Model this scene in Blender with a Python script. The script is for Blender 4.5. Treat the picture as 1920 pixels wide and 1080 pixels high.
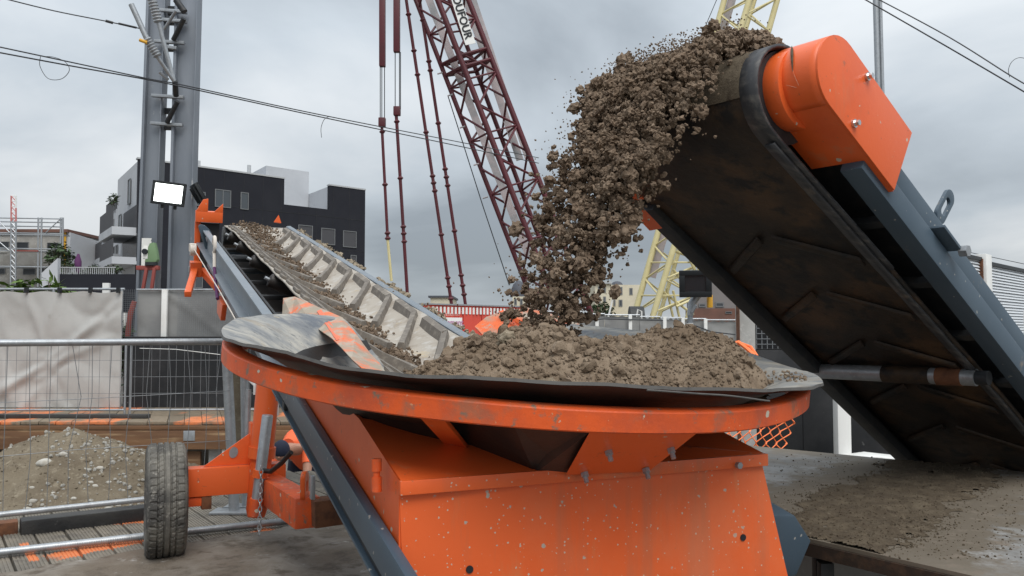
import bpy, bmesh, math, random
import numpy as np
from mathutils import Vector, Matrix, noise
random.seed(7); rng = np.random.default_rng(11)
for o in list(bpy.data.objects): bpy.data.objects.remove(o)
scn = bpy.context.scene
COL = scn.collection
R = math.radians

# ------------------------------------------------------------------ camera
FPX, HOR, CAMZ = 1600.0, 620.0, 1.3
PITCH = math.atan((HOR - 540) / FPX)
cam_d = bpy.data.cameras.new('camera'); cam = bpy.data.objects.new('camera', cam_d); COL.objects.link(cam)
cam_d.sensor_width = 36; cam_d.lens = 36 * FPX / 1920; cam_d.clip_start = .05; cam_d.clip_end = 2000
cam.location = (0, 0, CAMZ); cam.rotation_euler = (math.pi / 2 + PITCH, 0, 0)
scn.camera = cam
# ------------------------------------------------------------------ sky and sun
SUN_EL, SUN_AZ, SUN_STR, SKY_STR, EXPO = R(54), R(160), 1.5, 0.066, 0.82
w = bpy.data.worlds.new('World'); scn.world = w; w.use_nodes = True
nt = w.node_tree; nt.nodes.clear()
def N(nt, t, **kw):
    n = nt.nodes.new(t)
    for k, v in kw.items():
        if k.startswith('i_'): n.inputs[int(k[2:])].default_value = v
        else: setattr(n, k, v)
    return n
def L(nt, a, b): nt.links.new(a, b)
sky = N(nt, 'ShaderNodeTexSky', sky_type='NISHITA', sun_disc=False, sun_elevation=SUN_EL, sun_rotation=SUN_AZ)
tc = N(nt, 'ShaderNodeTexCoord'); sp = N(nt, 'ShaderNodeSeparateXYZ'); L(nt, tc.outputs['Generated'], sp.inputs[0])
zz = N(nt, 'ShaderNodeMath', operation='MAXIMUM', i_1=0.0); L(nt, sp.outputs[2], zz.inputs[0])
za = N(nt, 'ShaderNodeMath', operation='ADD', i_1=0.22); L(nt, zz.outputs[0], za.inputs[0])
dx = N(nt, 'ShaderNodeMath', operation='DIVIDE'); L(nt, sp.outputs[0], dx.inputs[0]); L(nt, za.outputs[0], dx.inputs[1])
dy = N(nt, 'ShaderNodeMath', operation='DIVIDE'); L(nt, sp.outputs[1], dy.inputs[0]); L(nt, za.outputs[0], dy.inputs[1])
cb = N(nt, 'ShaderNodeCombineXYZ', i_2=0.0); L(nt, dx.outputs[0], cb.inputs[0]); L(nt, dy.outputs[0], cb.inputs[1])
mp = N(nt, 'ShaderNodeMapping'); mp.inputs['Location'].default_value = (3.1, 1.7, 0); L(nt, cb.outputs[0], mp.inputs[0])
n1 = N(nt, 'ShaderNodeTexNoise'); n1.inputs['Scale'].default_value = .75; n1.inputs['Detail'].default_value = 7; n1.inputs['Roughness'].default_value = .5; n1.inputs['Distortion'].default_value = .35
L(nt, mp.outputs[0], n1.inputs['Vector'])
cr = N(nt, 'ShaderNodeValToRGB'); L(nt, n1.outputs['Fac'], cr.inputs[0])
e = cr.color_ramp.elements
e[0].position = .36; e[0].color = (4.0, 4.5, 5.0, 1)
e[1].position = .66; e[1].color = (9.4, 9.75, 10.0, 1)
m_ = cr.color_ramp.elements.new(.5); m_.color = (6.2, 6.85, 7.45, 1)
# overcast: brighter overhead
gz = N(nt, 'ShaderNodeMapRange', i_1=0.0, i_2=1.0, i_3=.56, i_4=1.68); L(nt, zz.outputs[0], gz.inputs[0])
ml = N(nt, 'ShaderNodeVectorMath', operation='SCALE'); L(nt, cr.outputs[0], ml.inputs[0]); L(nt, gz.outputs[0], ml.inputs['Scale'])
mx = N(nt, 'ShaderNodeMix', data_type='RGBA'); mx.inputs[0].default_value = .94
L(nt, sky.outputs[0], mx.inputs[6]); L(nt, ml.outputs[0], mx.inputs[7])
bg = N(nt, 'ShaderNodeBackground'); bg.inputs[1].default_value = SKY_STR; L(nt, mx.outputs[2], bg.inputs[0])
wo = N(nt, 'ShaderNodeOutputWorld'); L(nt, bg.outputs[0], wo.inputs[0])
sd = bpy.data.lights.new('sun', 'SUN'); sd.energy = SUN_STR; sd.angle = R(40); sd.color = (1, .97, .92)
sun = bpy.data.objects.new('sun', sd); COL.objects.link(sun)
sdir = Vector((math.sin(SUN_AZ) * math.cos(SUN_EL), math.cos(SUN_AZ) * math.cos(SUN_EL), math.sin(SUN_EL)))
sun.rotation_euler = sdir.to_track_quat('Z', 'Y').to_euler()
sun.location = (0, -5, 20)
vs = scn.view_settings; vs.view_transform = 'Standard'; vs.look = 'None'; vs.exposure = EXPO; vs.gamma = 1; vs.use_curve_mapping = False
scn.render.engine = 'CYCLES'

# ------------------------------------------------------------------ measuring helpers (photo pixel + distance -> place)
_F = np.array([0, math.cos(PITCH), math.sin(PITCH)]); _U = np.array([0, -math.sin(PITCH), math.cos(PITCH)])
C0 = np.array([0, 0, CAMZ])
def ray(x, y):
    d = _F + np.array([1, 0, 0]) * (x - 960) / FPX - _U * (y - 540) / FPX
    return d / d[1]
def A(x, y, D): return C0 + ray(x, y) * D
def onz(x, y, z):
    r = ray(x, y); return C0 + r * ((z - CAMZ) / r[2])
def onplane(x, y, P0, nrm):
    r = ray(x, y); P0 = np.asarray(P0, float); nrm = np.asarray(nrm, float)
    return C0 + r * (((P0 - C0) @ nrm) / (r @ nrm))
class Frame:
    def __init__(s, O, x, y, z): s.O = np.asarray(O, float); s.M = np.array([x, y, z], float)
    def p(s, a, b, k): return s.O + a * s.M[0] + b * s.M[1] + k * s.M[2]
    def P(s, pts): return s.O + np.asarray(pts, float) @ s.M
WORLD = Frame((0, 0, 0), (1, 0, 0), (0, 1, 0), (0, 0, 1))
def rotz_frame(O, ang):
    c, s = math.cos(ang), math.sin(ang); return Frame(O, (c, s, 0), (-s, c, 0), (0, 0, 1))

# ------------------------------------------------------------------ materials
MATS = {}
def mat(name, base, rough=.6, metal=0.0, layers=(), bump=0.0, bscale=40, spec=.4, emit=None, rnd=0.0, bdet=6, coat=0):
    """layers: (kind, scale, colour, lo, hi, stretch) blended over the base colour by a mask"""
    m = bpy.data.materials.new(name); m.use_nodes = True; nt = m.node_tree
    b = nt.nodes['Principled BSDF']; b.inputs['Roughness'].default_value = rough; b.inputs['Metallic'].default_value = metal
    b.inputs['Specular IOR Level'].default_value = spec
    if coat: b.inputs['Coat Weight'].default_value = coat
    tc = N(nt, 'ShaderNodeTexCoord'); cur = None
    rgb = N(nt, 'ShaderNodeRGB'); rgb.outputs[0].default_value = (*base, 1); cur = rgb.outputs[0]
    if rnd:
        oi = N(nt, 'ShaderNodeObjectInfo'); mr = N(nt, 'ShaderNodeMapRange', i_3=1 - rnd, i_4=1 + rnd); L(nt, oi.outputs['Random'], mr.inputs[0])
        vm = N(nt, 'ShaderNodeVectorMath', operation='SCALE'); L(nt, cur, vm.inputs[0]); L(nt, mr.outputs[0], vm.inputs['Scale']); cur = vm.outputs[0]
    for i, ly in enumerate(layers):
        kind, sc, col, lo, hi = ly[:5]; st = ly[5] if len(ly) > 5 else (1, 1, 1)
        mp = N(nt, 'ShaderNodeMapping'); mp.inputs['Scale'].default_value = st; mp.inputs['Location'].default_value = (i * 3.7, i * 1.3, i * 2.1)
        if len(ly) > 6: mp.inputs['Rotation'].default_value = ly[6]
        L(nt, tc.outputs['Object'], mp.inputs[0])
        if kind == 'noise':
            t = N(nt, 'ShaderNodeTexNoise'); t.inputs['Scale'].default_value = sc; t.inputs['Detail'].default_value = 8; t.inputs['Roughness'].default_value = .62
            L(nt, mp.outputs[0], t.inputs['Vector']); fac = t.outputs['Fac']
            mr = N(nt, 'ShaderNodeMapRange', i_1=lo, i_2=hi); L(nt, fac, mr.inputs[0]); fac = mr.outputs[0]
        elif kind == 'spot':      # splashes of different size
            nz = N(nt, 'ShaderNodeTexNoise'); nz.inputs['Scale'].default_value = sc * 3; nz.inputs['Detail'].default_value = 3; L(nt, mp.outputs[0], nz.inputs['Vector'])
            va = N(nt, 'ShaderNodeMix', data_type='VECTOR'); va.inputs[0].default_value = .018 * 12 / sc * 2; L(nt, mp.outputs[0], va.inputs[4]); L(nt, nz.outputs['Color'], va.inputs[5])
            t = N(nt, 'ShaderNodeTexVoronoi'); t.inputs['Scale'].default_value = sc; L(nt, va.outputs[1], t.inputs['Vector'])
            sx = N(nt, 'ShaderNodeSeparateColor'); L(nt, t.outputs['Color'], sx.inputs[0])
            pw = N(nt, 'ShaderNodeMath', operation='POWER', i_1=lo); L(nt, sx.outputs[0], pw.inputs[0])
            mu = N(nt, 'ShaderNodeMath', operation='MULTIPLY', i_1=hi); L(nt, pw.outputs[0], mu.inputs[0])
            su = N(nt, 'ShaderNodeMath', operation='SUBTRACT'); L(nt, mu.outputs[0], su.inputs[0]); L(nt, t.outputs['Distance'], su.inputs[1])
            mr = N(nt, 'ShaderNodeMapRange', i_1=0.0, i_2=.05); L(nt, su.outputs[0], mr.inputs[0]); fac = mr.outputs[0]
        elif kind == 'wave':
            t = N(nt, 'ShaderNodeTexWave'); t.inputs['Scale'].default_value = sc; t.inputs['Distortion'].default_value = 6; t.inputs['Detail'].default_value = 4
            L(nt, mp.outputs[0], t.inputs['Vector']); mr = N(nt, 'ShaderNodeMapRange', i_1=lo, i_2=hi); L(nt, t.outputs['Fac'], mr.inputs[0]); fac = mr.outputs[0]
        elif kind == 'patch':     # a marked stripe: sc=(cx,cy,cz,angle,half_len,half_wid)
            cx, cy, cz, an, hl, hw = sc
            mp.inputs['Location'].default_value = (0, 0, 0); mp.vector_type = 'TEXTURE'
            mp.inputs['Location'].default_value = (cx, cy, cz); mp.inputs['Rotation'].default_value = (0, 0, an); mp.inputs['Scale'].default_value = (hl, hw, 1)
            s_ = N(nt, 'ShaderNodeSeparateXYZ'); L(nt, mp.outputs[0], s_.inputs[0])
            ax = N(nt, 'ShaderNodeMath', operation='ABSOLUTE'); L(nt, s_.outputs[0], ax.inputs[0])
            ay = N(nt, 'ShaderNodeMath', operation='ABSOLUTE'); L(nt, s_.outputs[1], ay.inputs[0])
            mxx = N(nt, 'ShaderNodeMath', operation='MAXIMUM'); L(nt, ax.outputs[0], mxx.inputs[0]); L(nt, ay.outputs[0], mxx.inputs[1])
            nz = N(nt, 'ShaderNodeTexNoise'); nz.inputs['Scale'].default_value = 9; nz.inputs['Detail'].default_value = 8; nz.inputs['Roughness'].default_value = .7; L(nt, tc.outputs['Object'], nz.inputs['Vector'])
            ad = N(nt, 'ShaderNodeMath', operation='ADD'); L(nt, mxx.outputs[0], ad.inputs[0]); L(nt, nz.outputs['Fac'], ad.inputs[1])
            mr = N(nt, 'ShaderNodeMapRange', i_1=1.36, i_2=1.22, i_3=0.0, i_4=1.0); L(nt, ad.outputs[0], mr.inputs[0]); fac = mr.outputs[0]
        mx = N(nt, 'ShaderNodeMix', data_type='RGBA'); L(nt, fac, mx.inputs[0]); L(nt, cur, mx.inputs[6]); mx.inputs[7].default_value = (*col, 1); cur = mx.outputs[2]
    L(nt, cur, b.inputs['Base Color'])
    if bump:
        t = N(nt, 'ShaderNodeTexNoise'); t.inputs['Scale'].default_value = bscale; t.inputs['Detail'].default_value = bdet; t.inputs['Roughness'].default_value = .65
        L(nt, tc.outputs['Object'], t.inputs['Vector'])
        bp = N(nt, 'ShaderNodeBump'); bp.inputs['Strength'].default_value = min(1, bump); bp.inputs['Distance'].default_value = .6 / bscale
        L(nt, t.outputs['Fac'], bp.inputs['Height']); L(nt, bp.outputs[0], b.inputs['Normal'])
    if emit: b.inputs['Emission Color'].default_value = (*emit[:3], 1); b.inputs['Emission Strength'].default_value = emit[3]
    MATS[name] = m; return m

OR = (.72, .118, .026)
mud = (.24, .19, .14)
mat('orange', OR, .38, layers=[('noise', 9, (.60, .15, .06), .62, .72, (1, 1, .25)), ('noise', 3, (.62, .085, .014), .5, .75), ('noise', 26, (.42, .1, .04), .64, .7), ('spot', 30, (.5, .42, .33), 7, .3), ('noise', 60, (.62, .3, .18), .68, .74, (1, .15, 1))], bump=.06, bscale=60)
mat('orange_splashed', OR, .42, layers=[('noise', 5, (.5, .13, .055), .52, .7, (1.6, 1.6, .16)), ('noise', 2.5, (.66, .095, .016), .45, .75), ('noise', 14, (.6, .17, .06), .62, .8, (1, 1, .2)), ('noise', 1.6, (.62, .16, .07), .56, .72, (1, 1, .4)), ('spot', 17, (.34, .31, .27), 6.0, .27), ('spot', 36, (.40, .36, .30), 5.0, .30), ('spot', 95, (.52, .40, .31), 3.0, .3), ('noise', 1.1, (.60, .19, .09), .5, .8), ('noise', 45, (.3, .12, .06), .70, .74)], bump=.05, bscale=70)
mat('orange_worn', (.70, .10, .018), .5, layers=[('noise', 12, (.40, .12, .06), .54, .68), ('noise', 5, (.45, .075, .03), .45, .7), ('noise', 22, (.20, .14, .1), .6, .68), ('spot', 26, (.5, .45, .36), 5, .34), ('noise', 90, (.6, .35, .2), .66, .72)], bump=.12, bscale=50)
mat('orange_muddy', (.72, .14, .04), .7, layers=[('noise', 5, (.30, .25, .19), .42, .56), ('noise', 22, (.36, .31, .25), .5, .62, (1, .4, 1)), ('noise', 70, (.7, .2, .08), .66, .72)], bump=.3, bscale=45)
mat('dark_red', (.33, .035, .02), .45, layers=[('noise', 8, (.2, .03, .02), .45, .7), ('spot', 40, (.4, .3, .25), 6, .3)], bump=.08)
mat('steel_blue', (.052, .078, .105), .42, layers=[('noise', 2.2, (.066, .094, .122), .4, .7), ('noise', 40, (.13, .14, .15), .68, .78), ('spot', 45, (.3, .29, .27), 8, .3), ('noise', 9, (.17, .15, .13), .64, .74)], bump=.04, bscale=80)
mat('steel_grey', (.14, .165, .19), .45, layers=[('noise', 3, (.18, .2, .225), .4, .7), ('noise', 30, (.33, .32, .3), .62, .75), ('noise', 8, (.22, .17, .13), .66, .74)], bump=.05, bscale=80)
mat('dark_steel', (.02, .022, .025), .55, layers=[('noise', 12, (.05, .045, .04), .5, .75)], bump=.08)
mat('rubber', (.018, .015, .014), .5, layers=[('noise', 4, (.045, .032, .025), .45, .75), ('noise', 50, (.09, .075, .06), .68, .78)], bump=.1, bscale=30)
mat('rubber_edge', (.09, .085, .08), .7, layers=[('noise', 20, (.05, .05, .05), .5, .7)])
mat('rubber_dusty', (.26, .26, .25), .75, layers=[('noise', 2.4, (.11, .122, .14), .42, .64, (1, 2.0, 1), (0, 0, .9)), ('noise', 7, (.36, .34, .30), .46, .66, (1, 1.6, 1), (0, 0, .7)), ('noise', 26, (.09, .095, .105), .58, .7, (1, 2.5, 1), (0, 0, 1.1)), ('noise', 5, (.24, .2, .15), .56, .7), ('spot', 22, (.3, .26, .2), 6, .3)], bump=.25, bscale=24)
mat('belt_dusty', (.35, .315, .27), .8, layers=[('noise', 6, (.24, .2, .16), .5, .66), ('noise', 16, (.42, .40, .37), .52, .66), ('noise', 7, (.42, .33, .2), .62, .72)], bump=.2, bscale=60)
mat('cleat_rubber', (.155, .135, .115), .75, layers=[('noise', 18, (.25, .22, .185), .5, .66)], bump=.2, bscale=60)
mat('belt_under', (.026, .018, .013), .6, layers=[('noise', 3.2, (.095, .052, .024), .44, .7, (1, 1, 1)), ('noise', 9, (.011, .0095, .009), .5, .62), ('noise', 30, (.10, .06, .034), .66, .74)], bump=.25, bscale=25)
mat('belt_edge', (.035, .036, .04), .5, layers=[('noise', 30, (.12, .11, .1), .5, .75, (.1, 1, 1)), ('noise', 6, (.16, .13, .1), .6, .7)], bump=.1)
mat('soil', (.165, .122, .085), .95, layers=[('noise', 7, (.235, .18, .13), .45, .62), ('noise', 30, (.105, .075, .052), .55, .68), ('noise', 90, (.3, .245, .19), .6, .72)], bump=.9, bscale=110, spec=.15)
mat('soil_clod', (.15, .108, .076), .95, layers=[('noise', 9, (.22, .165, .12), .45, .62), ('noise', 40, (.09, .063, .045), .52, .66), ('noise', 120, (.27, .22, .17), .6, .72)], bump=.8, bscale=130, spec=.15, rnd=.25)
mat('soil_trodden', (.085, .066, .046), .95, layers=[('noise', 9, (.125, .1, .07), .45, .65), ('noise', 60, (.2, .17, .13), .62, .74), ('noise', 30, (.06, .045, .032), .55, .68)], bump=.9, bscale=120, spec=.15)
mat('soil_dry', (.27, .225, .165), .95, layers=[('noise', 6, (.2, .155, .11), .45, .62), ('noise', 40, (.36, .31, .24), .55, .7)], bump=.9, bscale=90, spec=.15)
mat('soil_pile', (.175, .145, .104), .95, layers=[('noise', 3, (.13, .105, .075), .45, .62), ('noise', 20, (.25, .215, .16), .55, .68), ('noise', 60, (.14, .11, .085), .6, .7)], bump=.9, bscale=60, spec=.15)
mat('pebble', (.36, .345, .31), .8, layers=[('noise', 14, (.33, .3, .25), .5, .7)], bump=.3, bscale=50, rnd=.25)
mat('galv', (.36, .38, .40), .42, .55, layers=[('noise', 14, (.28, .29, .3), .45, .7), ('noise', 60, (.45, .46, .47), .55, .7)], bump=.04)
mat('galv_mast', (.23, .25, .28), .5, .3, layers=[('noise', 1.2, (.18, .2, .23), .42, .6, (1, 1, .25)), ('noise', 2.1, (.62, .6, .58), .62, .72, (1, 1, .6))], bump=.03)
mat('tyre', (.06, .057, .053), .85, layers=[('noise', 6, (.16, .15, .13), .42, .64), ('noise', 40, (.24, .225, .2), .55, .7)], bump=.3, bscale=60)
mat('tarp', (.42, .415, .40), .7, layers=[('noise', 1.0, (.37, .365, .35), .42, .65), ('noise', 7, (.34, .33, .31), .64, .78)], bump=.1, bscale=20)
mat('tarp_dark', (.25, .25, .245), .8, layers=[('noise', 1.5, (.2, .2, .2), .42, .65)], bump=.1, bscale=20)
mat('black_panel', (.010, .011, .013), .6, layers=[('noise', 2, (.028, .028, .03), .45, .7), ('spot', 9, (.12, .12, .12), 12, .2)], bump=.05)
mat('white_paint', (.72, .72, .70), .6, layers=[('noise', 3, (.6, .59, .56), .5, .72), ('noise', 30, (.5, .47, .42), .66, .76)], bump=.05)
mat('concrete', (.36, .355, .34), .9, layers=[('noise', 2.5, (.29, .285, .27), .45, .65), ('noise', 30, (.43, .42, .4), .55, .7), ('spot', 12, (.2, .2, .19), 10, .2)], bump=.25, bscale=60)
P1 = onz(185, 1025, .03); P2 = onz(240, 975, .03); P3 = onz(505, 1000, .03); P4 = onz(55, 1035, .03)
planks_layers = [('noise', 2.2, (.22, .19, .15), .42, .62), ('noise', 7, (.11, .097, .082), .5, .66), ('noise', 60, (.3, .27, .22), .6, .75, (.2, 1, 1), (0, 0, -.965))]
ORP = (.62, .19, .07)
mat('plank', (.17, .152, .126), .75, rnd=.22, layers=planks_layers + [('patch', (P1[0], P1[1], 0, .9, .33, .12), ORP, 0, 1), ('patch', (P2[0], P2[1], 0, .2, .2, .14), ORP, 0, 1), ('patch', (P3[0], P3[1], 0, 1.2, .16, .16), ORP, 0, 1), ('patch', (P4[0], P4[1], 0, 2.2, .3, .03), ORP, 0, 1)], bump=.3, bscale=50)
mat('timber', (.20, .105, .05), .75, layers=[('noise', 2, (.12, .06, .03), .42, .6, (.2, 1, 2)), ('noise', 9, (.3, .2, .11), .55, .7, (.15, 1, 2))], bump=.25, bscale=30, rnd=.2)
mat('timber_dark', (.022, .022, .023), .6, layers=[('noise', 5, (.05, .048, .045), .45, .7, (.2, 1, 1)), ('noise', 30, (.09, .085, .08), .62, .75)], bump=.3, bscale=30)
mat('board_painted', (.19, .15, .105), .6, rnd=.15, layers=[('noise', 1.2, (.62, .19, .07), .5, .56, (1, .25, 1)), ('noise', 9, (.12, .095, .068), .5, .7)], bump=.2)
mat('rust', (.16, .065, .03), .8, layers=[('noise', 14, (.08, .035, .02), .45, .65)], bump=.3)
mat('mud_ground', (.145, .118, .09), .9, layers=[('noise', 2.2, (.22, .195, .165), .42, .6), ('noise', 9, (.1, .08, .06), .5, .64), ('noise', 5, (.4, .39, .37), .62, .7, (1, 1, 1))], bump=.7, bscale=25)
mat('ground', (.20, .185, .16), .95, layers=[('noise', .4, (.15, .135, .115), .4, .65), ('noise', 5, (.26, .24, .21), .5, .7)], bump=.4, bscale=12)
mat('table_metal', (.15, .148, .144), .85, layers=[('noise', 2, (.27, .265, .255), .42, .62), ('noise', 24, (.13, .125, .12), .55, .7), ('spot', 60, (.4, .38, .34), 4, .3), ('patch', (onz(1650, 945, .62)[0] - 2.0, onz(1650, 945, .62)[1] - 3.6, 0, math.atan2(onz(1760, 885, .62)[1] - onz(1640, 950, .62)[1], onz(1760, 885, .62)[0] - onz(1640, 950, .62)[0]), 1.5, .62), (.12, .098, .072), 0, 1), ('noise', 1.6, (.14, .118, .09), .46, .62), ('noise', 14, (.16, .13, .1), .56, .66)], bump=.12, bscale=60)
mat('table_edge', (.03, .02, .014), .7, layers=[('noise', 14, (.08, .045, .025), .5, .7)], bump=.2)
mat('dark_facade', (.017, .018, .024), .8, spec=.2, layers=[('noise', .6, (.021, .022, .028), .4, .65)])
mat('white_facade', (.46, .475, .50), .8, layers=[('noise', .5, (.41, .425, .45), .4, .65)])
mat('cream_facade', (.60, .55, .43), .85, layers=[('noise', .5, (.52, .47, .36), .4, .65)])
mat('raw_facade', (.40, .385, .36), .9, layers=[('noise', .6, (.30, .285, .26), .42, .62), ('noise', 4, (.47, .45, .42), .55, .7)])
mat('grey_brown_facade', (.20, .185, .18), .85, layers=[('noise', .5, (.17, .155, .15), .4, .65)])
mat('roof_tile', (.16, .08, .06), .85, layers=[('noise', .8, (.12, .065, .05), .4, .65)])
mat('roof_beige', (.42, .36, .28), .85)
mat('slate', (.07, .075, .09), .7)
mat('glass', (.05, .058, .066), .1, spec=.8)
mat('glass_dark', (.02, .022, .025), .2, spec=.7)
mat('shutter', (.06, .06, .066), .7)
mat('frame_dim', (.15, .155, .16), .5)
mat('frame_light', (.4, .41, .42), .5)
mat('crane_red', (.085, .012, .018), .5, layers=[('noise', 1.2, (.065, .014, .018), .45, .7)])
mat('crane_yellow', (.60, .53, .29), .5, layers=[('noise', 1.0, (.52, .45, .22), .45, .7), ('noise', 7, (.38, .31, .15), .62, .74)])
mat('crane_grey', (.42, .365, .37), .55, layers=[('noise', 1.0, (.27, .275, .28), .45, .65)])
mat('cable', (.035, .037, .042), .6)
mat('banner_white', (.78, .78, .76), .6)
mat('ink', (.012, .014, .018), .6)
mat('red_sheet', (.62, .075, .05), .6, layers=[('noise', 1, (.52, .07, .045), .4, .65)])
mat('pink_ink', (.80, .45, .40), .7)
mat('purple_ink', (.42, .2, .34), .7)
mat('mast_pink', (.5, .18, .17), .7)
mat('lamp_lit', (1, 1, 1), .4, emit=(.93, 1.0, .95, 3.0))
mat('black_plastic', (.012, .014, .016), .45)
mat('pole_grey', (.20, .22, .24), .5)
mat('yellow_box', (.62, .33, .03), .5)
mat('louvre', (.60, .63, .66), .45)
mat('net_orange', (.86, .20, .06), .6)
mat('vest', (.9, .15, .05), .7)
mat('navy', (.012, .016, .035), .8)
mat('skin', (.42, .22, .15), .6)
mat('boots', (.02, .018, .015), .7)
mat('leaf', (.11, .18, .035), .7, rnd=.3)
mat('leaf_dark', (.045, .075, .03), .7, rnd=.3)
mat('bark', (.09, .07, .05), .9)
mat('purple_cloth', (.10, .03, .10), .8)
mat('inst_green', (.16, .25, .13), .5)
mat('paper', (.75, .74, .70), .7, layers=[('noise', 26, (.2, .2, .2), .62, .66)])
mat('rope', (.62, .56, .5), .8)
mat('chrome', (.6, .6, .6), .2, .9)
mat('wire_mesh', (.2, .21, .22), .5, .4)
mat('brick_red', (.25, .06, .05), .8)
M = MATS

# ------------------------------------------------------------------ mesh helpers
ORG = {}
def link(o, parent=None):
    COL.objects.link(o)
    if parent is not None: o.parent = parent
def thing(name, label, cat, loc, group=None):
    o = bpy.data.objects.new(name, None); link(o); o.location = tuple(loc); o.empty_display_size = .1
    ORG[o] = np.asarray(loc, float); tag(o, label, cat, group); return o
def tag(o, label=None, cat=None, group=None, kind=None):
    if label: o['label'] = label
    if cat: o['category'] = cat
    if group: o['group'] = group
    if kind: o['kind'] = kind
    return o
class MB:
    def __init__(s): s.v = []; s.f = []; s.mi = []
    def add(s, V, Fc, mi=0):
        n = len(s.v); s.v.extend([tuple(map(float, p)) for p in V]); s.f.extend([tuple(i + n for i in f) for f in Fc]); s.mi.extend([mi] * len(Fc)); return s
    def box(s, lo, hi, fr=WORLD, mi=0):
        (x0, y0, z0), (x1, y1, z1) = lo, hi
        V = fr.P([(x0, y0, z0), (x1, y0, z0), (x1, y1, z0), (x0, y1, z0), (x0, y0, z1), (x1, y0, z1), (x1, y1, z1), (x0, y1, z1)])
        return s.add(V, [(3, 2, 1, 0), (4, 5, 6, 7), (0, 1, 5, 4), (1, 2, 6, 5), (2, 3, 7, 6), (3, 0, 4, 7)], mi)
    def prism(s, poly, t0, t1, fr=WORLD, axes=(0, 2, 1), mi=0):
        """poly: 2D points on axes[0],axes[1]; extruded along axes[2] from t0 to t1"""
        V = []
        for t in (t0, t1):
            for (p, q) in poly:
                c = [0, 0, 0]; c[axes[0]] = p; c[axes[1]] = q; c[axes[2]] = t; V.append(c)
        n = len(poly); Fc = [tuple(range(n))[::-1], tuple(range(n, 2 * n))] + [(i, (i + 1) % n, n + (i + 1) % n, n + i) for i in range(n)]
        return s.add(fr.P(V), Fc, mi)
    def bar(s, p0, p1, w, h, up=(0, 0, 1), mi=0):
        p0 = np.asarray(p0, float); p1 = np.asarray(p1, float); d = p1 - p0; d = d / np.linalg.norm(d)
        x = np.cross(d, up); 
        if np.linalg.norm(x) < 1e-4: x = np.cross(d, (1, 0, 0))
        x /= np.linalg.norm(x); z = np.cross(x, d)
        return s.box((-w / 2, 0, -h / 2), (w / 2, np.linalg.norm(p1 - p0), h / 2), Frame(p0, x, d, z), mi)
    def tube(s, pts, r, seg=8, cap=True, mi=0):
        pts = [np.asarray(p, float) for p in pts]; n = len(pts); rs = r if hasattr(r, '__len__') else [r] * n
        rings = []; px = None
        for i, p in enumerate(pts):
            d = pts[min(i + 1, n - 1)] - pts[max(i - 1, 0)]; d = d / (np.linalg.norm(d) + 1e-9)
            if px is None:
                px = np.cross(d, (0, 0, 1)); px = px if np.linalg.norm(px) > .05 else np.cross(d, (1, 0, 0))
            px = px - d * (px @ d); px /= np.linalg.norm(px); pz = np.cross(d, px)
            rings.append([p + rs[i] * (math.cos(2 * math.pi * k / seg) * px + math.sin(2 * math.pi * k / seg) * pz) for k in range(seg)])
        V = [q for rg in rings for q in rg]
        Fc = [(i * seg + k, i * seg + (k + 1) % seg, (i + 1) * seg + (k + 1) % seg, (i + 1) * seg + k) for i in range(n - 1) for k in range(seg)]
        if cap: Fc += [tuple(range(seg))[::-1], tuple((n - 1) * seg + k for k in range(seg))]
        return s.add(V, Fc, mi)
    def grid(s, fn, us, vs_, close_u=False, mi=0):
        nu, nv = len(us), len(vs_); V = [fn(u, v) for u in us for v in vs_]
        Fc = [(i * nv + j, ((i + 1) % nu) * nv + j, ((i + 1) % nu) * nv + j + 1, i * nv + j + 1) for i in range(nu if close_u else nu - 1) for j in range(nv - 1)]
        return s.add(V, Fc, mi)
    def build(s, name, m, parent=None, smooth=None, bevel=0, org=None, sub=0, solid=0):
        me = bpy.data.meshes.new(name)
        o0 = ORG[parent] if parent is not None else (np.asarray(org, float) if org is not None else np.zeros(3))
        V = np.array(s.v) - o0
        me.from_pydata(V.tolist(), [], s.f); ms = m if isinstance(m, (list, tuple)) else [m]
        for x in ms: me.materials.append(M[x])
        if len(ms) > 1: me.polygons.foreach_set('material_index', s.mi)
        bm = bmesh.new(); bm.from_mesh(me)
        bmesh.ops.recalc_face_normals(bm, faces=bm.faces)
        if bevel:
            ed = [e for e in bm.edges if len(e.link_faces) == 2 and e.calc_face_angle(0) > .6]
            bmesh.ops.bevel(bm, geom=ed, offset=bevel, segments=2, affect='EDGES', profile=.6, clamp_overlap=True)
        bm.to_mesh(me); bm.free()
        if smooth is not None or bevel:
            me.polygons.foreach_set('use_smooth', [True] * len(me.polygons)); me.set_sharp_from_angle(angle=R(smooth if smooth else 40))
        o = bpy.data.objects.new(name, me); link(o, parent); ORG[o] = o0
        if parent is None: o.location = tuple(o0)
        if solid:
            md = o.modifiers.new('thick', 'SOLIDIFY'); md.thickness = solid; md.offset = -1
        return o
def hexpt(c, r, k, n=6): return (c[0] + r * math.cos(2 * math.pi * k / n), c[1] + r * math.sin(2 * math.pi * k / n))
def circ(cx, cy, r, n=24, a0=0, a1=2 * math.pi): return [(cx + r * math.cos(a0 + (a1 - a0) * i / n), cy + r * math.sin(a0 + (a1 - a0) * i / n)) for i in range(n + (0 if abs(a1 - a0 - 2 * math.pi) < 1e-6 else 1))]
def copy_obj(o, parent=None, loc=None):
    c = o.copy(); link(c); c.parent = parent
    if loc is not None: c.location = tuple(loc)
    ORG[c] = np.asarray(c.location); return c
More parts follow.
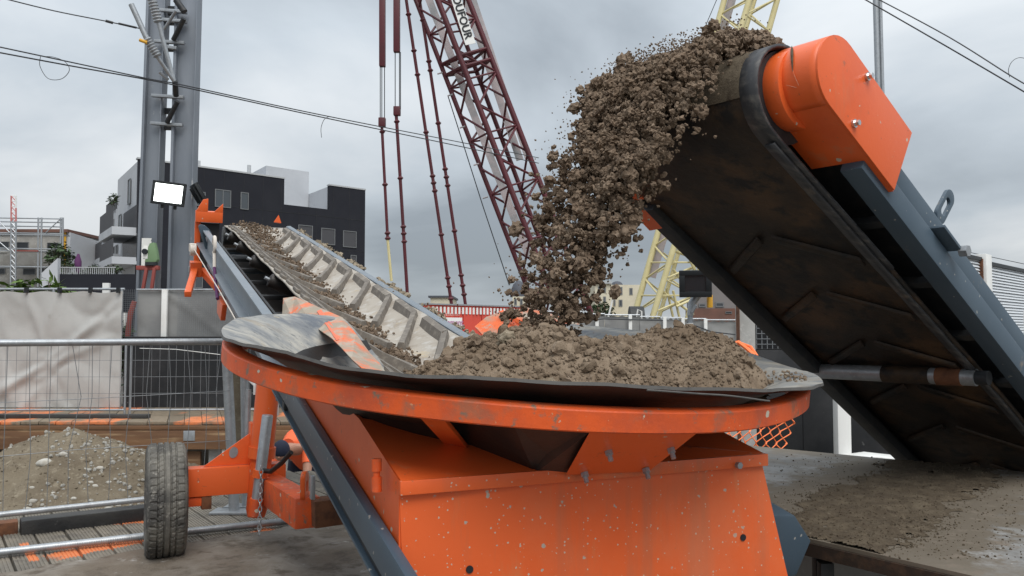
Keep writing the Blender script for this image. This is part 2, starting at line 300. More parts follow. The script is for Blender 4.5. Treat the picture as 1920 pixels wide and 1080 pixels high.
# irregular lump shapes, shared by clods, pebbles and heaps
def ico(sub):
    bm = bmesh.new(); bmesh.ops.create_icosphere(bm, subdivisions=sub, radius=1)
    V = np.array([v.co[:] for v in bm.verts]); Fc = np.array([[v.index for v in f.verts] for f in bm.faces]); bm.free(); return V, Fc
def lumps(sub, n, amp=.45, fr=1.6, seed=0):
    V, Fc = ico(sub); out = []
    for i in range(n):
        off = Vector((seed + i * 7.3, i * 3.1, 1.7))
        d = np.array([1 + amp * noise.fractal(Vector(p) * fr + off, .8, 2.2, 4) for p in V]); st = np.array([1, random.uniform(.7, 1), random.uniform(.6, .9)])
        out.append(V * d[:, None] * st)
    return out, Fc
L1, F1 = lumps(1, 12, .7, 1.9); L2, F2 = lumps(2, 14, .75, 2.0, 50); L3, F3 = lumps(3, 10, .7, 1.9, 90); H2, HF = lumps(2, 14, .42, 2.3, 130)
def rotm(n):
    q = rng.normal(size=(n, 4)); q /= np.linalg.norm(q, axis=1)[:, None]; w_, x, y, z = q.T
    return np.stack([np.stack([1 - 2 * (y * y + z * z), 2 * (x * y - z * w_), 2 * (x * z + y * w_)], -1), np.stack([2 * (x * y + z * w_), 1 - 2 * (x * x + z * z), 2 * (y * z - x * w_)], -1), np.stack([2 * (x * z - y * w_), 2 * (y * z + x * w_), 1 - 2 * (x * x + y * y)], -1)], 1)
def scatter(name, m, pts, sizes, shapes, Fc, parent=None, org=None, smooth=True, extra=None):
    """many lumps joined into one mesh (numpy)"""
    pts = np.asarray(pts); sizes = np.asarray(sizes); n = len(pts); Rm = rotm(n); nv = len(shapes[0]); S = np.array(shapes)[rng.integers(0, len(shapes), n)]
    V = np.einsum('nij,nkj->nki', Rm, S) * sizes[:, None, None] + pts[:, None, :]
    V = V.reshape(-1, 3); Fa = (Fc[None] + (np.arange(n) * nv)[:, None, None]).reshape(-1, 3)
    if extra is not None: Fa = np.concatenate([Fa, extra[1] + len(V)]); V = np.concatenate([V, extra[0]])
    o0 = ORG[parent] if parent is not None else np.asarray(org if org is not None else (0, 0, 0), float); V = V - o0
    me = bpy.data.meshes.new(name); me.vertices.add(len(V)); me.vertices.foreach_set('co', V.ravel().astype(np.float32))
    me.loops.add(Fa.size); me.loops.foreach_set('vertex_index', Fa.ravel().astype(np.int32)); me.polygons.add(len(Fa))
    me.polygons.foreach_set('loop_start', (np.arange(len(Fa)) * 3).astype(np.int32))
    me.update(calc_edges=True); me.validate(); me.materials.append(M[m])
    if smooth: me.polygons.foreach_set('use_smooth', [True] * len(me.polygons)); me.set_sharp_from_angle(angle=R(28))
    o = bpy.data.objects.new(name, me); link(o, parent); ORG[o] = o0
    if parent is None: o.location = tuple(o0)
    return o
def fbm(x, y, s=1, seed=0, oct=5): return noise.fractal(Vector((x * s + seed, y * s - seed * .7, seed * .31)), .9, 2.1, oct)
def text_part(name, body, size, m, parent, fr, extr=.002):
    cu = bpy.data.curves.new(name, 'FONT'); cu.body = body; cu.size = size; cu.extrude = extr
    cu.offset = .022 * size; cu.align_x = 'CENTER'; cu.align_y = 'CENTER'
    to = bpy.data.objects.new('tmp', cu); COL.objects.link(to); bpy.context.view_layer.update()
    me = bpy.data.meshes.new_from_object(to.evaluated_get(bpy.context.evaluated_depsgraph_get())); bpy.data.objects.remove(to)
    V = np.array([v.co[:] for v in me.vertices]); V = fr.P(V) - ORG[parent]
    me.vertices.foreach_set('co', V.ravel()); me.update(); me.materials.clear(); me.materials.append(M[m])
    o = bpy.data.objects.new(name, me); link(o, parent); ORG[o] = ORG[parent]; return o
# ================================================================== SETTING
g = MB()
def strip(x0, x1, prof):
    for (y0, z0), (y1, z1) in zip(prof, prof[1:]): g.add([(x0, y0, z0), (x1, y0, z0), (x1, y1, z1), (x0, y1, z1)], [(0, 1, 2, 3)])
strip(-900, -.4, [(-60, -.02), (7.9, -.02), (8.0, -1.05), (12.45, -1.05), (12.45, -.02), (1500, -.02)])
strip(-.4, 900, [(-60, -.02), (1500, -.02)])
g.add([(-.4, 7.9, -.02), (-.4, 8.0, -1.05), (-.4, 12.45, -1.05), (-.4, 12.45, -.02)], [(0, 1, 2, 3)])
tag(g.build('ground', 'ground'), kind='structure')
# muddy concrete slab in front of the wheel, with an uneven edge towards the boards
e0, e1 = onz(180, 1066, .0), onz(680, 980, .0)
ed = []
for i in range(41):
    t = i / 40 * 1.5 - .3; q = e0 + (e1 - e0) * t; ed.append((q[0] + .05 * fbm(t * 6, 0, 1, 3), q[1] + .06 * fbm(t * 9, 2, 1, 5)))
sl = MB(); ns = 24
def slab_pt(u, v):
    x, y = ed[int(round(u * 40))]; far = np.array([x, y]); near = np.array([x + .9, y - 4.2]); p = far + (near - far) * v
    hgt = .060 + .022 * fbm(p[0], p[1], 4, 1) * min(1, v * 8 + .3)
    return (p[0], p[1], hgt if v > 0 else -.01)
sl.grid(slab_pt, [i / 40 for i in range(41)], [0] + [.001 + (i / ns) ** 1.7 for i in range(ns)] )
tag(sl.build('mud_slab', 'mud_ground', smooth=60), kind='structure')

# grooved boards of the deck, each a plank
deck = bpy.data.objects.new('deck', None); link(deck); ORG[deck] = np.zeros(3); tag(deck, kind='structure')
pt = np.array([-.569, .822, 0]); pe = np.array([.822, .569, 0])
prof = [(0, .0)]; W_ = .162; ng = 8
for i in range(ng):
    a0 = .004 + i * (W_ - .008) / ng; st = (W_ - .008) / ng
    prof += [(a0, .028), (a0 + st * .55, .028), (a0 + st * .62, .0235), (a0 + st * .93, .0235)]
prof += [(W_ - .004, .028), (W_, 0)]
c00 = onz(20, 1042, .028)
for i in range(-14, 27):
    o_ = c00 + pe * (.168 * i); s0, s1 = -1.5, 2.6
    fr = Frame((o_[0], o_[1], random.uniform(-.002, .003)), pe, pt, (0, 0, 1))
    # a plank laid along the deck, clipped by the trench edge
    yend = 7.85; s1 = min(3.6, (yend - o_[1]) / pt[1] - .1); s0 = max(-3.5, (3.2 - o_[1]) / pt[1])
    if s1 - s0 < .3: continue
    MB().prism(prof, s0, s1, fr, axes=(0, 2, 1)).build('plank', 'plank', deck)

# ================================================================== CONVEYOR WITH HOPPER (left to right foreground machine)
vp = np.array([(240 - 960) / FPX, 1, (620 - 240) / FPX]); h1 = np.array([vp[0], 1, 0]); h1 /= np.linalg.norm(h1)
cx1 = np.array([h1[1], -h1[0], 0]); g1 = vp / np.linalg.norm(vp); n1_ = np.cross(cx1, g1)
O1 = A(742, 1047, 2.0); F1c = Frame(O1, cx1, g1, n1_)
F1h = Frame(O1, cx1, h1, (0, 0, 1))
conv = thing('belt_conveyor', 'orange and grey wheeled belt conveyor with a round rubber-skirted hopper full of soil', 'conveyor', (-1.6, 5.0, 0))
AC = .585
def kb(a, b):
    t = max(0, abs(a - AC) - .10) * .46; f_ = min(1, max(0, (b - 6.4) / .8)); f_ = f_ * f_ * (3 - 2 * f_); return t * (1 - f_) + .055 * f_
# --- side beams
def upper_profile(): return [(-.06, .02), (-.06, .03), (-.008, .035), (-.008, .170), (-.045, .172), (-.045, .185), (.0, .185), (.0, .02)]
MB().prism(upper_profile(), 1.45, 5.86, F1c, axes=(0, 2, 1)).build('side_beam', 'steel_grey', conv, bevel=.003)
MB().prism([(-.012, -.085), (-.012, .018), (.05, .018), (.05, -.085)], 1.9, 5.3, F1c, axes=(0, 2, 1)).build('side_beam', 'steel_grey', conv, bevel=.003)
MB().prism([(-.004, -.092), (-.004, 0), (.028, 0), (.028, -.092)], -.55, 1.75, F1c, axes=(0, 2, 1)).build('side_beam', 'steel_blue', conv, bevel=.010)
MB().prism([(.015, -.132), (.015, -.09), (.028, -.09), (.028, -.132)], -.55, 1.9, F1c, axes=(0, 2, 1)).build('dark_gap_strip', 'dark_steel', conv)  # dark strip: shade of the gap between beam and flange, put in as colour
MB().prism([(-.0, -.142), (-.0, -.132), (.06, -.132), (.06, -.142)], -.55, 1.9, F1c, axes=(0, 2, 1)).build('beam_flange', 'steel_blue', conv, bevel=.003)
MB().prism([(.895, -.06), (.895, .078), (.905, .082), (.935, .086), (.945, .08), (.945, -.06)], 1.2, 7.2, F1c, axes=(0, 2, 1)).build('side_beam', 'steel_grey', conv, bevel=.004)
MB().prism([(1.2, -.26), (1.2, -.05), (1.29, -.06), (1.37, -.15), (1.33, -.26)], .10, .6, F1c, axes=(0, 2, 1)).build('side_beam', 'steel_blue', conv, bevel=.006)
# --- belt
bs = [.25 + i * (7.25 - .25) / 70 for i in range(71)]
aa = [AC + (j / 16 - .5) * .575 for j in range(17)]
def belt_pt(b, a):
    return F1c.p(a, b, kb(a, b) + .004 * math.sin(b * 9 + a * 5))
bt = MB().grid(belt_pt, bs, aa)
hd = [(7.25 + .115 * math.sin(t), -.06 + .115 * math.cos(t)) for t in [math.pi * i / 12 for i in range(13)]]
bt.grid(lambda u, a: F1c.p(a, hd[u][0], hd[u][1]), range(13), aa)
belt = bt.build('belt', 'belt_dusty', conv, smooth=50, solid=.012)
MB().grid(lambda b, a: F1c.p(a, b, -.235), [.2, 3, 7.2], [.27, .9]).build('return_belt', 'rubber', conv, solid=.01)
# --- chevron cleats, each one a piece of the belt
def cleat(b0):
    m_ = MB()
    for sgn in (-1, 1):
        pl = [(.03, 0), (.13, .24), (.232, .47), (.24, .80)]
        for (u0, v0), (u1, v1) in zip(pl, pl[1:]):
            a0, a1 = AC + sgn * u0, AC + sgn * u1; q = []
            d = np.array([a1 - a0, v1 - v0]); d /= np.linalg.norm(d); nn_ = np.array([-d[1], d[0]])
            V = []
            for (aa_, bb_, ext) in ((a0, b0 + v0, -.006), (a1, b0 + v1, .006)):
                for off, hh in ((-.026, -.003), (-.014, .038), (.014, .038), (.026, -.003)):
                    p_a = aa_ + nn_[0] * off + d[0] * ext; p_b = bb_ + nn_[1] * off + d[1] * ext
                    V.append(F1c.p(p_a, p_b, kb(p_a, p_b) + hh))
            m_.add(V, [(0, 1, 2, 3)[::-1], (4, 5, 6, 7), (0, 1, 5, 4), (1, 2, 6, 5), (2, 3, 7, 6), (3, 0, 4, 7)])
    return m_
for i in range(26):
    b0 = .55 + i * .5
    if b0 > 6.4: break
    cleat(b0).build('cleat', 'cleat_rubber', belt)
    # edge lugs that show as blocks along the near rim of the belt
for i in range(26):
    b0 = .9 + i * .25
    if b0 > 6.95: break
    m_ = MB(); V = []
    for bb_, dx in ((b0, 0), (b0 + .11, 0)):
        for a_, hh in ((AC - .283, .0), (AC - .278, .022), (AC - .235, .022), (AC - .226, .0)): V.append(F1c.p(a_, bb_, kb(a_, bb_) + hh))
    m_.add(V, [(0, 1, 2, 3)[::-1], (4, 5, 6, 7), (0, 1, 5, 4), (1, 2, 6, 5), (2, 3, 7, 6), (3, 0, 4, 7)])
    m_.build('lug', 'cleat_rubber', belt, bevel=.006)
# --- idlers, cross members
for b_ in (1.9, 2.9, 3.9, 4.85, 5.75, 6.5):
    p0 = F1c.p(.262, b_, .035); p1 = F1c.p(.46, b_, -.055); d = (p1 - p0) / np.linalg.norm(p1 - p0)
    r_ = MB().tube([p0, p0 + d * .004, p0 + d * .012, p1], [.03, .042, .046, .046], 16).build('idler_roller', 'rubber', conv, smooth=40)
    MB().tube([p0 - d * .03, p0 + d * .002], .012, 8).build('axle_stub', 'galv', r_)
    MB().tube([F1c.p(.48, b_, -.052), F1c.p(.70, b_, -.052)], .046, 14).build('idler_roller', 'rubber', conv, smooth=40)
for i in range(9):
    b_ = 1.6 + i * .62
    MB().box((.0, b_ - .025, -.13), (.95, b_ + .025, -.10), F1c).build('cross_member', 'dark_steel', conv, bevel=.004)
    if i % 2 == 0: MB().tube([F1c.p(.02, b_ + .3, -.17), F1c.p(.94, b_ + .3, -.17)], .016, 8).build('tie_rod', 'steel_blue', conv, smooth=40)
MB().box((.2, 1.4, -.2), (.215, 7.15, -.06), F1c).build('inner_plate', 'dark_steel', conv)
MB().tube([F1c.p(.28, 7.25, -.06), F1c.p(.9, 7.25, -.06)], .1, 24).build('head_drum', 'dark_steel', conv, smooth=40)
# --- head bracket in orange, at the upper end of the beam
b_ = 5.86
hb = MB().box((-.075, b_ - .0, -.19), (-.03, b_ + .05, .30), F1c).box((-.075, b_ - .05, .21), (.14, b_ + .05, .30), F1c)
hb.prism([(-.075, .30), (-.02, .40), (.02, .41), (.02, .30)], b_ - .05, b_ - .035, F1c, axes=(0, 2, 1))
hb.prism([(.07, .30), (.14, .375), (.14, .30)], b_ - .05, b_ - .035, F1c, axes=(0, 2, 1))
hb.build('head_bracket', 'orange', conv, bevel=.003)
MB().box((-.03, b_, -.16), (.12, b_ + .3, .2), F1c).build('head_plate', 'dark_steel', conv)
# slotted tension plate and rope block
def slot_plate(fr, cx, cz, w_, l_, slot_w, slot_l, t0, t1, up=1):
    out = circ(cx, cz + l_ * .5 * up, w_, 14, 0, math.pi) + circ(cx, cz - l_ * .5 * up, w_, 14, math.pi, 2 * math.pi)
    inn = circ(cx, cz + slot_l * .5, slot_w, 14, 0, math.pi) + circ(cx, cz - slot_l * .5, slot_w, 14, math.pi, 2 * math.pi)
    n = len(out); V = []; Fc = []
    for t in (t0, t1):
        for p in out + inn: V.append((p[0], t, p[1]))
    for k in range(n):
        j = (k + 1) % n; Fc += [(k, j, n + j, n + k), (2 * n + k, 3 * n + k, 3 * n + j, 2 * n + j), (k, 2 * n + k, 2 * n + j, j), (n + k, n + j, 3 * n + j, 3 * n + k)]
    return MB().add(fr.P(V), Fc)
tp = Frame(F1c.p(-.07, 5.55, .03), g1 * .55 + n1_ * .0 + cx1 * .83, -cx1 * .55 + g1 * .83, n1_)
fr_sl = Frame(F1c.p(-.075, 5.62, .09), g1, -cx1, n1_)
ca_, sa_ = math.cos(-.33), math.sin(-.33)
slot_plate(Frame(F1c.p(.0, 5.42, .10), cx1 * ca_ - n1_ * -sa_, g1, n1_ * ca_ + cx1 * sa_), 0, 0, .052, .16, .018, .03, -.012, .012).build('slotted_plate', 'steel_blue', conv, bevel=.003)
MB().tube([F1c.p(-.085, 5.50, .015), F1c.p(-.13, 5.50, .015)], .05, 12).tube([F1c.p(-.11, 5.50, .0), F1c.p(-.11, 5.50, .06)], .03, 10).build('rope_clamp', 'rope', conv, smooth=40)
MB().tube([F1c.p(-.10, 5.45, .02), F1c.p(-.075, 3.6, .012), F1c.p(-.07, 2.2, .01)], .0035, 6).build('guide_rope', 'rope', conv)
hk = [F1c.p(-.05, 4.30 + .10 * math.cos(t) * .5, .20 + .055 * math.sin(t)) for t in [2 * math.pi * i / 16 for i in range(14)]]
MB().tube(hk, .012, 8).tube([F1c.p(-.05, 4.27, .15), F1c.p(-.052, 4.2, .06)], .012, 8).build('snap_hook', 'rope', conv, smooth=40)
MB().tube([F1c.p(-.053, 4.2, .06), F1c.p(-.058, 4.0, -.02), F1c.p(-.062, 3.8, -.08)], .011, 8).build('strap', 'purple_cloth', conv)
# orange prop legs under the beam head
pj = F1c.p(-.08, 5.6, -.16)
MB().box((-.12, 5.56, -.22), (-.03, 5.68, -.10), F1c).build('prop_joint', 'orange', conv, bevel=.006)
MB().box((-.128, 5.6, -.19), (-.12, 5.65, -.14), F1c).build('prop_pin', 'galv', conv, bevel=.003)
MB().bar(pj, A(352, 552, 6.5), .05, .045).build('prop_leg', 'orange', conv, bevel=.005)
MB().bar(pj + np.array([.03, .05, 0]), A(412, 545, 6.9), .05, .045).build('prop_leg', 'orange', conv, bevel=.005)
MB().prism([(3.62, -.085), (3.95, -.085), (3.95, -.02), (3.75, -.24), (3.62, -.24)][:2] + [(3.95, -.2), (3.70, -.2)], -.05, -.02, F1c, axes=(1, 2, 0)).build('gusset_plate', 'orange', conv, bevel=.004)
# far side fins at the head
for (x, y, x2, y2, x3, y3) in ((513, 417, 522, 404, 527, 419),):
    P_ = [A(x, y, 8.7), A(x2, y2, 8.7), A(x3, y3, 8.7)]; nv = np.array([.35, -.9, .2]) * .02
    MB().add(P_ + [p + nv for p in P_], [(0, 1, 2), (5, 4, 3), (0, 3, 4, 1), (1, 4, 5, 2), (2, 5, 3, 0)]).build('guide_fin', 'orange', conv)

# --- hopper box (front, sides, lid)
F1v = F1h
zf = lambda px, py: None
zt = .94 - O1[2]; zl = .905 - O1[2]; a_l, a_r, bf = .031, 1.137, .068
front = MB().prism([(a_l, zl + .01), (a_r, zl + .0), (1.285, -.42), (.055, -.42)], bf + .008, bf + .022, F1v, axes=(0, 2, 1))
front.build('front_plate', 'orange_splashed', conv)
lip = MB().prism([(a_l - .004, zl), (a_l - .004, zt), (a_r + .006, zt), (a_r + .006, zl)], bf - .012, bf + .006, F1v, axes=(0, 2, 1)).build('lid_flange', 'orange_splashed', conv, bevel=.003)
MB().prism([(bf + .012, zt - .002), (.478, 1.05 - O1[2] + .0), (.86, 1.10 - O1[2]), (1.5, 1.19 - O1[2]), (2.3, 1.19 - O1[2]), (2.3, .46), (bf + .012, -.03)], a_l, a_l + .012, F1v, axes=(1, 2, 0)).build('side_plate', 'orange', conv)
MB().prism([(bf + .012, -.5), (bf + .012, zt - .002), (.29, .99 - O1[2]), (1.5, 1.12 - O1[2]), (1.5, .3 - O1[2])], a_r - .012, a_r, F1v, axes=(1, 2, 0)).build('side_plate', 'orange', conv)
top = MB().add(F1v.P([(a_l, bf, zt), (a_r, bf, zt), (a_r, .29, .99 - O1[2]), (.80, .36, .97 - O1[2]), (.42, .48, 1.0 - O1[2]), (a_l, .478, 1.05 - O1[2])]), [(0, 1, 2, 3, 4, 5)])
top.add(F1v.P([(a_l, .478, 1.05 - O1[2]), (.42, .48, 1.0 - O1[2]), (.42, 1.0, 1.02 - O1[2]), (a_l, .86, 1.10 - O1[2])]), [(0, 1, 2, 3)])
top.add(F1v.P([(a_r, .29, .99 - O1[2]), (a_r, 1.2, 1.08 - O1[2]), (.80, 1.0, .97 - O1[2]), (.80, .36, .97 - O1[2])]), [(0, 1, 2, 3)])
top.build('lid', 'orange', conv)
for px, py in ((881, 1068), (1394, 1008)):
    P_ = onplane(px, py, F1v.p(0, bf + .005, 0), h1); q = (P_ - O1); ca, ck = q @ cx1, q[2]
    MB().prism(circ(ca, ck, .0095, 20), bf + .0045, bf + .012, F1v, axes=(0, 2, 1)).build('dark_hole_disc', 'ink', conv)  # flat dark disc, its colour stands in for the shade inside a hole
# hinge pin on the left side plate
hz = lambda py: (onplane(705, py, F1v.p(.0, 0, 0), cx1)[2])
P_ = onplane(706, 860, F1v.p(0.0, 0, 0), cx1); Q_ = onplane(706, 922, F1v.p(0.0, 0, 0), cx1)
hg = MB().tube([P_, P_ * .62 + Q_ * .38], .013, 12).tube([P_ * .45 + Q_ * .55, Q_], .013, 12).tube([P_ * .7 + Q_ * .3, P_ * .35 + Q_ * .65], .009, 10)
hg.build('hinge', 'orange_worn', conv, smooth=40)
# --- hopper ring, cone, struts
ph, thR = .655, .128; RC = np.array([.015, 2.918, 1.226])
hdR = np.array([-math.sin(ph), math.cos(ph), 0]); cR = np.array([math.cos(ph), math.sin(ph), 0]); gR = hdR * math.cos(thR) + np.array([0, 0, math.sin(thR)]); nR = np.cross(cR, gR)
FR = Frame(RC, cR, gR, nR)
def polar(r, t, k): return FR.p(r * math.cos(t), r * math.sin(t), k)
TT = [2 * math.pi * i / 160 for i in range(160)]
rp = [(.950, -.003), (.953, -.006), (.953, -.052), (.948, -.056), (.905, -.056), (.90, -.052), (.90, -.004), (.905, 0), (.945, 0), (.950, -.003)]
rw = lambda t: .003 * math.sin(3 * t + 1) + .0015 * math.sin(11 * t)
OT = [R(105 + i * (296 / 140)) for i in range(141)]     # the ring and skirt are open towards the belt
MB().grid(lambda t, j: polar(rp[j][0] + rw(t), t, rp[j][1] + .002 * math.sin(5 * t)), OT, range(len(rp))).build('hopper_ring', 'orange_worn', conv, smooth=35)
lipk = [(0, .033, .975), (20, .035, .98), (35, .028, .98), (60, .022, .98), (90, .02, .98), (105, .012, .98), (115, .03, .98), (128, .034, .98), (140, .037, .975), (150, .03, .97), (165, .03, .965), (180, .044, .975), (190, .054, .98), (198, .057, .98), (207, .048, .975), (215, .047, .97), (227, .06, .97), (245, .063, .97), (261, .058, .97), (276, .046, .975), (290, .036, .985), (304, .026, .985), (314, .018, .985), (325, .012, .98), (335, .012, .98), (349, .024, .975), (360, .033, .975)]
def lip_at(t):
    d = math.degrees(t) % 360
    for (d0, k0, r0), (d1, k1, r1) in zip(lipk, lipk[1:]):
        if d0 <= d <= d1:
            f_ = (d - d0) / (d1 - d0); f_ = f_ * f_ * (3 - 2 * f_); return k0 + (k1 - k0) * f_, r0 + (r1 - r0) * f_
    return .03, .97
def skirt(t, s, off):
    k, r = lip_at(t); r -= .01 * (math.cos(t - R(160)) > .8)
    # from inside bottom (s=0) to lip (s=1)
    r0 = .58; rr = r0 + (r - r0) * s; r9 = .875; sag = .02 * math.sin(4 * t + 2) * s * (1 - s) * 4
    kk = (-.20 + .212 * max(0, (rr - r0) / (r9 - r0)) ** .75) if rr < r9 else .012 + (k - .004 - .008) * (rr - r9) / (r - r9)
    kk += sag * .15 * (rr < r9) + .006 * fbm(math.cos(t) * 3 + s, math.sin(t) * 3, 1, 4)
    dr, dk = -.5, .86
    return polar(rr - dr * off * .6, t, kk - dk * off)
SS = [i / 20 for i in range(21)]
MB().grid(lambda t, s: skirt(t, s, 0), OT, SS).build('rubber_lining', 'rubber_dusty', conv, smooth=60)
MB().grid(lambda t, s: skirt(t, s, .009), OT, SS).build('rubber_skirt', 'rubber', conv, smooth=60)
MB().grid(lambda t, s: skirt(t, 1, .009 * s) + nR * .0004, OT, [0, 1]).build('skirt_edge', 'rubber_edge', conv)
# overlapping end of the rubber sheet on the outside
def flap(t, s):
    k, r = lip_at(t); f_ = (math.degrees(t) - 240) / 40
    return polar(r + .006, t, k - .004 - .03 * f_ * f_ - s * .05)
MB().tube([polar(.985, t_, lip_at(t_)[0] - .006 - .022 * ((math.degrees(t_) - 250) / 25) ** 1.5) for t_ in [R(250 + i) for i in range(24)]], .0025, 6).build('sheet_end', 'rubber_edge', conv)
# dark cone under the ring
MB().grid(lambda t, s: polar(.74 - .30 * s, t, -.055 - .30 * s), OT[::4], [0, .5, 1]).build('hopper_cone', 'rubber', conv, smooth=60)
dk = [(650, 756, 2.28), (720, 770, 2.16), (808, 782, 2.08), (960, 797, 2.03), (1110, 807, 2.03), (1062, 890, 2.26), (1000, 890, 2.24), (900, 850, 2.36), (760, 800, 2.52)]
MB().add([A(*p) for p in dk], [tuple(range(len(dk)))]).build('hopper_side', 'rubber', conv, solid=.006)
# struts from ring to box
S0, S1 = A(808, 778, 2.02), A(866, 846, 2.42)
MB().bar(S0, S1, .062, .012, up=(0, -.6, .8)).build('strut', 'orange', conv, bevel=.002)
pl = [A(1108, 806, 1.99), A(1310, 806, 2.12), A(1215, 882, 2.33), A(1062, 888, 2.22)]
nv = np.array([.1, .45, -.2]) * .03
sp_ = MB().add(pl + [p + nv for p in pl], [(3, 2, 1, 0), (4, 5, 6, 7), (0, 1, 5, 4), (1, 2, 6, 5), (2, 3, 7, 6), (3, 0, 4, 7)]).build('strut_plate', 'orange', conv)
pn = np.cross(pl[1] - pl[0], pl[3] - pl[0]); pn /= np.linalg.norm(pn); pn = pn if pn[1] < 0 else -pn
for px, py in ((1141, 846), (1258, 842), (1096, 887), (1211, 880)):
    q = onplane(px, py, pl[0], pn)
    MB().tube([q - pn * .002, q + pn * .010], .011, 6).tube([q + pn * .010, q + pn * .026], .0065, 8).build('bolt', 'galv', sp_)
q = onplane(1383, 872, F1v.p(0, bf - .013, 0), h1)
MB().tube([q + h1 * .005, q - h1 * .012], .010, 6).build('bolt', 'galv', conv)
# worn guide plates inside the hopper
def plate(pts, tri, name, m, t=.008):
    P_ = [A(*p) for p in pts]; V = P_ + [p + np.array([.0, t, -t * .6]) for p in P_]; n = len(P_)
    return MB().add(V, tri + [tuple(i + n for i in f[::-1]) for f in tri]).build(name, m, conv)
up_ = [(531, 559, 4.2), (553, 556, 4.2), (596, 575, 3.8), (642, 595, 3.45), (667, 625, 3.2), (694, 662, 2.95), (711, 680, 2.8), (725, 700, 2.62)]
lo_ = [(529, 590, 4.0), (546, 592, 3.85), (585, 609, 3.4), (622, 634, 3.0), (640, 652, 2.82), (660, 674, 2.62), (680, 692, 2.52), (702, 705, 2.46)]
plate(up_ + lo_, [(i, i + 1, 9 + i, 8 + i) for i in range(7)], 'guide_plate', 'orange_muddy')
plate([(594, 583, 3.66), (602, 580, 3.68), (640, 634, 3.0), (631, 638, 2.94)], [(0, 1, 2, 3)], 'guide_rib', 'orange', .02)
w_u = [(890, 612, 3.95), (912, 594, 4.0), (945, 583, 4.05), (990, 577, 4.1), (1040, 590, 4.1), (1088, 603, 4.1)]
w_l = [(905, 628, 3.85), (930, 635, 3.85), (960, 640, 3.85), (1000, 648, 3.85), (1040, 650, 3.85), (1080, 650, 3.85)]
plate(w_u + w_l, [(i, i + 1, 7 + i, 6 + i) for i in range(5)], 'guide_plate', 'orange_muddy')
plate([(935, 584, 3.97), (943, 581, 3.98), (985, 604, 3.9), (980, 611, 3.9)], [(0, 1, 2, 3)], 'guide_rib', 'orange', .02)
plate([(1060, 618, 3.82), (1068, 612, 3.83), (1082, 636, 3.8), (1074, 645, 3.8)], [(0, 1, 2, 3)], 'guide_rib', 'orange', .02)

# --- wheel
wc = A(310, 938, 4.9); hw = math.atan2(-h1[0], h1[1])
FW = Frame(wc, cx1, h1, (0, 0, 1)); Rt = .325
wheel = bpy.data.objects.new('wheel', None); link(wheel, conv); ORG[wheel] = ORG[conv]
pr = [(-.075, .215), (-.098, .25), (-.106, .285), (-.098, .308), (-.088, .3165)]
tw = [-.086 + i * .172 / 42 for i in range(43)]
def tread(x, t):
    ax = abs(x); r = Rt - .45 * x * x
    if ax > .082: r -= .004
    for gx in (-.046, -.015, .017, .047):
        if abs(x - gx) < .0045: r -= .009
    ph_ = (t * 46 / (2 * math.pi) + (3 * ax if ax > .05 else 8 * x)) % 1.0
    if ax > .05 and ph_ < .22: r -= .006
    if .02 < ax < .05 and (t * 60 / (2 * math.pi) + x * 14) % 1.0 < .2: r -= .005
    return r
pp = [(a, None) for a in tw]
full = [(p[0], p[1]) for p in pr] + pp + [(-p[0], p[1]) for p in pr[::-1]]
ty = MB().grid(lambda t, j: FW.p(full[j][0], (full[j][1] or tread(full[j][0], t)) * math.cos(t), (full[j][1] or tread(full[j][0], t)) * math.sin(t)), [2 * math.pi * i / 280 for i in range(280)], range(len(full)), close_u=True)
ty.build('tyre', 'tyre', wheel, smooth=28)
rim = [(-.07, .0), (-.07, .06), (-.045, .12), (-.05, .19), (-.078, .214), (.078, .214), (.06, .1), (.06, 0)]
MB().grid(lambda t, j: FW.p(rim[j][0], rim[j][1] * math.cos(t), rim[j][1] * math.sin(t)), [2 * math.pi * i / 40 for i in range(40)], range(len(rim)), close_u=True).build('rim', 'orange_worn', wheel, smooth=35)
# --- axle, gusset, post, jack
ax0, ax1 = FW.p(.09, 0, .10), FW.p(.64, 0, .10)
axf = Frame(FW.p(0, 0, 0), cx1, h1, (0, 0, 1))
MB().box((.10, -.06, .015), (.66, .06, .175), axf).build('axle_beam', 'orange', conv, bevel=.006)
MB().box((.09, -.05, -.04), (.24, .05, .012), axf).build('axle_mount', 'orange_worn', conv, bevel=.004)
MB().box((.19, -.055, -.06), (.245, .055, .02), axf).build('axle_clamp', 'rust', conv, bevel=.004)
gus = [(.20, .177), (.50, .177), (.50, .36), (.46, .36)]
MB().prism(gus, -.012, .0, axf, axes=(0, 2, 1)).build('gusset_plate', 'orange', conv, bevel=.002)
MB().prism([(.365 + .022 * math.cos(t) + .012 * math.sin(t), .25 + .03 * math.sin(t) - .012 * math.cos(t)) for t in [2 * math.pi * i / 20 for i in range(20)]], -.016, -.0125, axf, axes=(0, 2, 1)).build('gusset_hole', 'galv', conv)
pt0, pt1 = A(504, 708, 5.05), A(480, 968, 5.05)
pd = (pt1 - pt0)
post = MB().tube([pt0, pt0 + pd * .02, pt0 + pd * .52], [.064, .067, .067], 24).build('lift_post', 'orange', conv, smooth=40)
MB().tube([pt0 - pd * .01, pt0 + pd * .012], .071, 24).build('collar', 'orange_worn', post, smooth=40)
MB().tube([pt0 + pd * .50, pt0 + pd * .58], .078, 24).build('collar', 'orange', post, smooth=40)
MB().tube([pt0 + pd * .57, pt0 + pd * .95, pt1], [.06, .06, .05], 20).build('post_foot', 'orange_worn', post, smooth=40)
j0, j1 = A(502, 778, 4.9), A(480, 952, 4.92)
jack = MB().tube([j0, j0 + (j1 - j0) * .01, j1], [.028, .031, .031], 18).build('jack_tube', 'galv', conv, smooth=40)
jm = j0 + (j1 - j0) * .62
